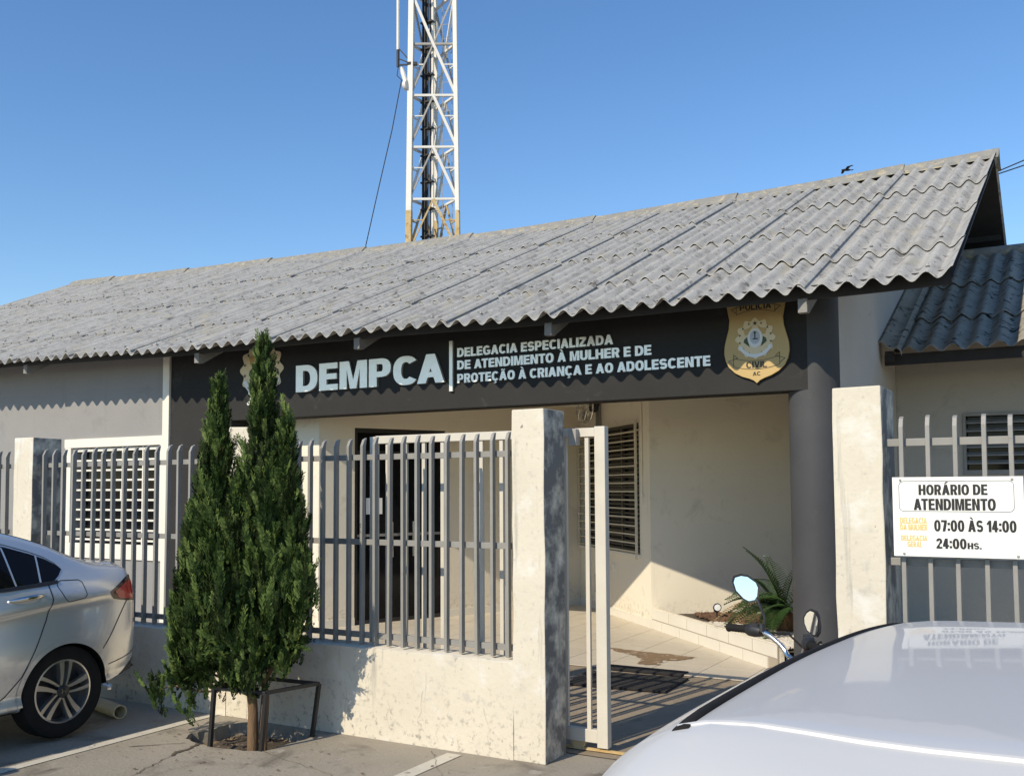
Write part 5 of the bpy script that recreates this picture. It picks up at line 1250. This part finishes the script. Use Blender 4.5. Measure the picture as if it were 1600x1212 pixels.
for cs in (.62, 2.75):
    b = MB(); seg = 40; r = .307
    vs = [WW(cs+r*math.cos(math.pi*1.04*k/seg-math.pi*.02), wv, .29+r*math.sin(math.pi*1.04*k/seg-math.pi*.02)) for wv in (-.79, .79) for k in range(seg+1)]
    b.add(vs, [(k, k+1, seg+2+k, seg+1+k) for k in range(seg)]); b.build('wheel_well', m_rubber, wc)
b = MB(); b.tube([WW(.462-.012*abs(wv/.55)**4*-1, wv, wht.top(.462, min(abs(wv), .553))-.0005) for wv in [-.552+1.104*i/40 for i in range(41)]], .0042, 8); b.build('spoiler_edge', m_whitecar, wc, smooth=True)
b = MB(); b.box(-.4, .84, .8, 3.7, .20, .24); b.build('underbody', m_rubber, wc)
wht.topstrip(.075, .25, -.50, .50, .003, 6, 10).build('rear_glass', m_carglass, wc, smooth=2)
wht.topstrip(2.09, 2.53, -.93, .93, .003, 10, 10, 1, lambda s: lerp([2.0, 2.6], [.55, .64], s)).build('windscreen', m_carglass, wc, smooth=2)

# ------------------------------------------------------------------ motorcycle nosed against the right pillar
mo = thing('motorcycle', 'small motorcycle between the white car and the tall right pillar', 'motorcycle')
H = Vector((-1.06, 4.27, 0)); hd = Vector((.03, 1, 0)).normalized(); sd = Vector((-hd.y, hd.x, 0))        # body heading, left side
st_l = Vector((-.73, .68, 0)).normalized(); st_f = Vector((st_l.y, -st_l.x, 0))                            # handlebar turned
def P_(f, l, z): p = H+hd*f+sd*l; return Vector((p.x, p.y, z))
def Q_(f, l, z): p = H+st_f*f+st_l*l; return Vector((p.x, p.y, z))
b = MB(); bar_ = [Q_(-.10, .34, .905), Q_(-.08, .24, .91), Q_(-.045, .16, .905), Q_(-.01, .09, .86), Q_(.0, .05, .82), Q_(.0, 0, .81), Q_(.0, -.05, .82), Q_(-.01, -.09, .86), Q_(-.045, -.16, .905), Q_(-.08, -.24, .91), Q_(-.10, -.34, .905)]
sm_ = [bar_[0].lerp(bar_[1], 0)]
for i in range(len(bar_)-1):
    for k in range(6):
        t = k/6; sm_.append(Vector([catmull([p[c] for p in bar_], i+t) for c in range(3)]))
sm_.append(bar_[-1]); b.tube(sm_, .0115, 12); b.build('handlebar', m_chrome, mo, smooth=True)
for s_ in (1, -1):
    a, c = Q_(-.106, s_*.365, .904), Q_(-.081, s_*.245, .911)
    b = MB(); n_ = 13; b.tube([a.lerp(c, i/n_) for i in range(n_+1)], [.0165+(.0018 if i % 2 else 0)+(.004 if i in (0, n_) else 0) for i in range(n_+1)], 14); b.build('grip', m_rubber, mo, smooth=2)
    b = MB(); e = Q_(-.066, s_*.205, .911); f = Q_(-.052, s_*.17, .908)
    b.tube([c, c.lerp(e, .4), e, f], [.021, .030, .031, .022], 12); b.bar(e+Vector((0, 0, -.02)), e+Vector((0, 0, .03)), .035, .04); b.tube([f, f+Vector((0, 0, .035))], [.018, .014], 10); b.build('switchgear', m_plast, mo, smooth=True)
    b = MB(); b.tube([Q_(-.01, s_*.20, .905), Q_(.035, s_*.25, .90), Q_(.03, s_*.345, .895)], [.006, .0055, .007], 8); b.build('lever', m_black, mo, smooth=True)
    b = MB(); b.tube([Q_(.0, s_*.17, .90), Q_(.05, s_*.12, .90), Q_(.09, s_*.06, .84), Q_(.06, s_*.02, .70), Q_(.0, 0, .6)], .005, 8); b.build('cable', m_rubber, mo, smooth=True)
for s_, mc, yawd, pts in ((1, Vector((-1.322, 4.46, 1.082)), 0, [Q_(-.045, .165, .92), Q_(-.04, .165, .965), Q_(-.04, .175, .985), (-1.275, 4.47, 1.04)]), (-1, Vector((-.955, 4.14, .985)), 1, [Q_(-.045, -.135, .91), (-.955, 4.14, .90), (-.957, 4.142, .93)])):
    b = MB(); b.tube(pts, .006, 8); b.build('mirror_stalk', m_black, mo, smooth=True)
    to_cam = (Vector((0, 0, 1.55))-mc).normalized()
    nrm = (to_cam+Vector((0, 0, .0))).normalized() if s_ == 1 else (to_cam+Vector((-1.75, -.3, .10))).normalized()
    ex = nrm.cross(Vector((0, 0, 1))).normalized()*-1; ez = ex.cross(nrm)*-1
    if ez.z < 0: ez = -ez
    shp = [(-.055, .030), (-.048, .052), (-.020, .060), (.010, .055), (.046, .028), (.055, .005), (.050, -.035), (.038, -.052), (.012, -.058), (-.012, -.045), (-.045, -.008)]
    if s_ == -1: shp = [(x*1.0, z*1.0) for x, z in shp]
    ex2 = Vector((right.x, right.y, 0)); ex2 = (ex2-nrm*ex2.dot(nrm)).normalized(); ez2 = nrm.cross(ex2); ez2 = ez2 if ez2.z > 0 else -ez2
    nn = len(shp); b = MB()
    vs = [mc+ex2*x*1.12+ez2*z*1.12 for x, z in shp]+[mc+ex2*x*1.14+ez2*z*1.14-nrm*.008 for x, z in shp]+[mc+ex2*x*.6+ez2*z*.6-nrm*.03 for x, z in shp]+[mc+ex2*x+ez2*z-nrm*.001 for x, z in shp]
    b.add(vs, [(i, (i+1) % nn, nn+(i+1) % nn, nn+i) for i in range(nn)]+[(nn+i, nn+(i+1) % nn, 2*nn+(i+1) % nn, 2*nn+i) for i in range(nn)]+[tuple(range(2*nn, 3*nn))]+[(3*nn+i, 3*nn+(i+1) % nn, (i+1) % nn, i) for i in range(nn)])
    b.build('mirror_housing', m_black, mo)
    b = MB(); b.add([mc+ex2*x*.97+ez2*z*.97+nrm*.0005 for x, z in shp], [tuple(range(nn))]); b.build('mirror', m_mirror, mo)
def mwheel(c, ax, r):
    w_ = thing('wheel', None, None); w_.parent = mo
    e1 = Vector((ax.y, -ax.x, 0)); u_ = Vector((0, 0, 1))
    def lat(pr, name, mat, seg=36):
        b = MB(); vs = [c+(e1*math.cos(2*math.pi*k/seg)+u_*math.sin(2*math.pi*k/seg))*rr+ax*h for rr, h in pr for k in range(seg)]
        b.add(vs, [(i*seg+k, i*seg+(k+1) % seg, (i+1)*seg+(k+1) % seg, (i+1)*seg+k) for i in range(len(pr)-1) for k in range(seg)]); b.build(name, mat, w_, smooth=True)
    lat([(r-.045, -.02), (r-.02, -.04), (r-.004, -.025), (r, 0), (r-.004, .025), (r-.02, .04), (r-.045, .02)], 'tyre', m_rubber)
    lat([(r-.045, -.02), (r-.06, -.015), (r-.06, .015), (r-.045, .02)], 'rim', m_alloy)
    b = MB()
    for k in range(6): a = math.pi*k/3; b.bar(c, c+(e1*math.cos(a)+u_*math.sin(a))*(r-.055), .02, .014)
    b.build('spoke', m_alloyd, w_); lat([(.0, -.05), (.035, -.05), (.04, 0), (.035, .05), (0, .05)], 'hub', m_alloy, 16)
fwc = P_(.36, 0, .275)+st_f*.04; mwheel(fwc, st_l, .275); mwheel(P_(-.80, 0, .275), sd, .275)
b = MB()
for s_ in (1, -1): b.tube([Q_(.02, s_*.06, .80), fwc+st_l*s_*.06], [.020, .018], 12)
b.build('fork', m_chrome, mo, smooth=True)
b = MB(); b.tube([P_(.30, 0, .60)+Vector((0, 0, -.02)), P_(.40, 0, .585), P_(.52, 0, .51), P_(.60, 0, .42)], [.045, .05, .05, .04], 10); b.build('mudguard', m_bike, mo, smooth=True)
b = MB(); b.lathe([(.0, -.05), (.05, -.04), (.075, 0), (.078, .04), (.07, .045), (0, .05)], 20, 'Y', (0, 0, 0)); b.v = [tuple(Q_(.12+y, -x, .74+z)) for x, y, z in b.v]; b.build('headlight', m_plast, mo, smooth=True)
b = MB(); b.tube([P_(.02, 0, .66), P_(-.06, 0, .685), P_(-.18, 0, .69), P_(-.30, 0, .66), P_(-.36, 0, .62)], [.05, .11, .125, .10, .06], 18); b.build('tank', m_bike, mo, smooth=True)
b = MB(); b.tube([P_(-.32, 0, .63), P_(-.42, 0, .645), P_(-.62, 0, .65), P_(-.82, 0, .67), P_(-.90, 0, .67)], [.06, .095, .11, .09, .05], 16); b.build('seat', m_rubber, mo, smooth=True)
b = MB(); b.tube([P_(-.70, 0, .58), P_(-.90, 0, .60), P_(-1.02, 0, .55), P_(-1.08, 0, .46)], [.07, .07, .05, .03], 12); b.build('tail_cowl', m_bike, mo, smooth=True)
b = MB(); b.tube([P_(-.05, 0, .36), P_(-.18, 0, .34), P_(-.34, 0, .33), P_(-.42, 0, .36)], [.09, .12, .12, .08], 14); b.tube([P_(-.08, 0, .40), P_(.02, 0, .52)], [.08, .07], 12); b.build('engine', m_alloyd, mo, smooth=True)
b = MB(); b.tube([P_(.0, .0, .70), P_(-.04, .0, .45), P_(-.10, 0, .24), P_(-.42, 0, .24), P_(-.5, 0, .42), P_(-.55, 0, .60), P_(-.1, 0, .62), P_(0, 0, .70)], .018, 8)
for s_ in (1, -1): b.tube([P_(-.42, s_*.07, .27), P_(-.80, s_*.08, .275)], .016, 8); b.tube([P_(-.62, s_*.09, .58), P_(-.79, s_*.09, .29)], .02, 8)
b.build('chassis', m_black, mo, smooth=True)
b = MB(); b.tube([P_(.03, -.10, .42), P_(.0, -.12, .25), P_(-.3, -.13, .22), P_(-.6, -.14, .27), P_(-.95, -.14, .33)], [.018, .02, .025, .042, .045], 12); b.build('exhaust', m_chrome, mo, smooth=True)
b = MB(); b.tube([P_(-.3, .10, .24), P_(-.26, .26, .01)], .010, 8); b.build('side_stand', m_black, mo, smooth=True)
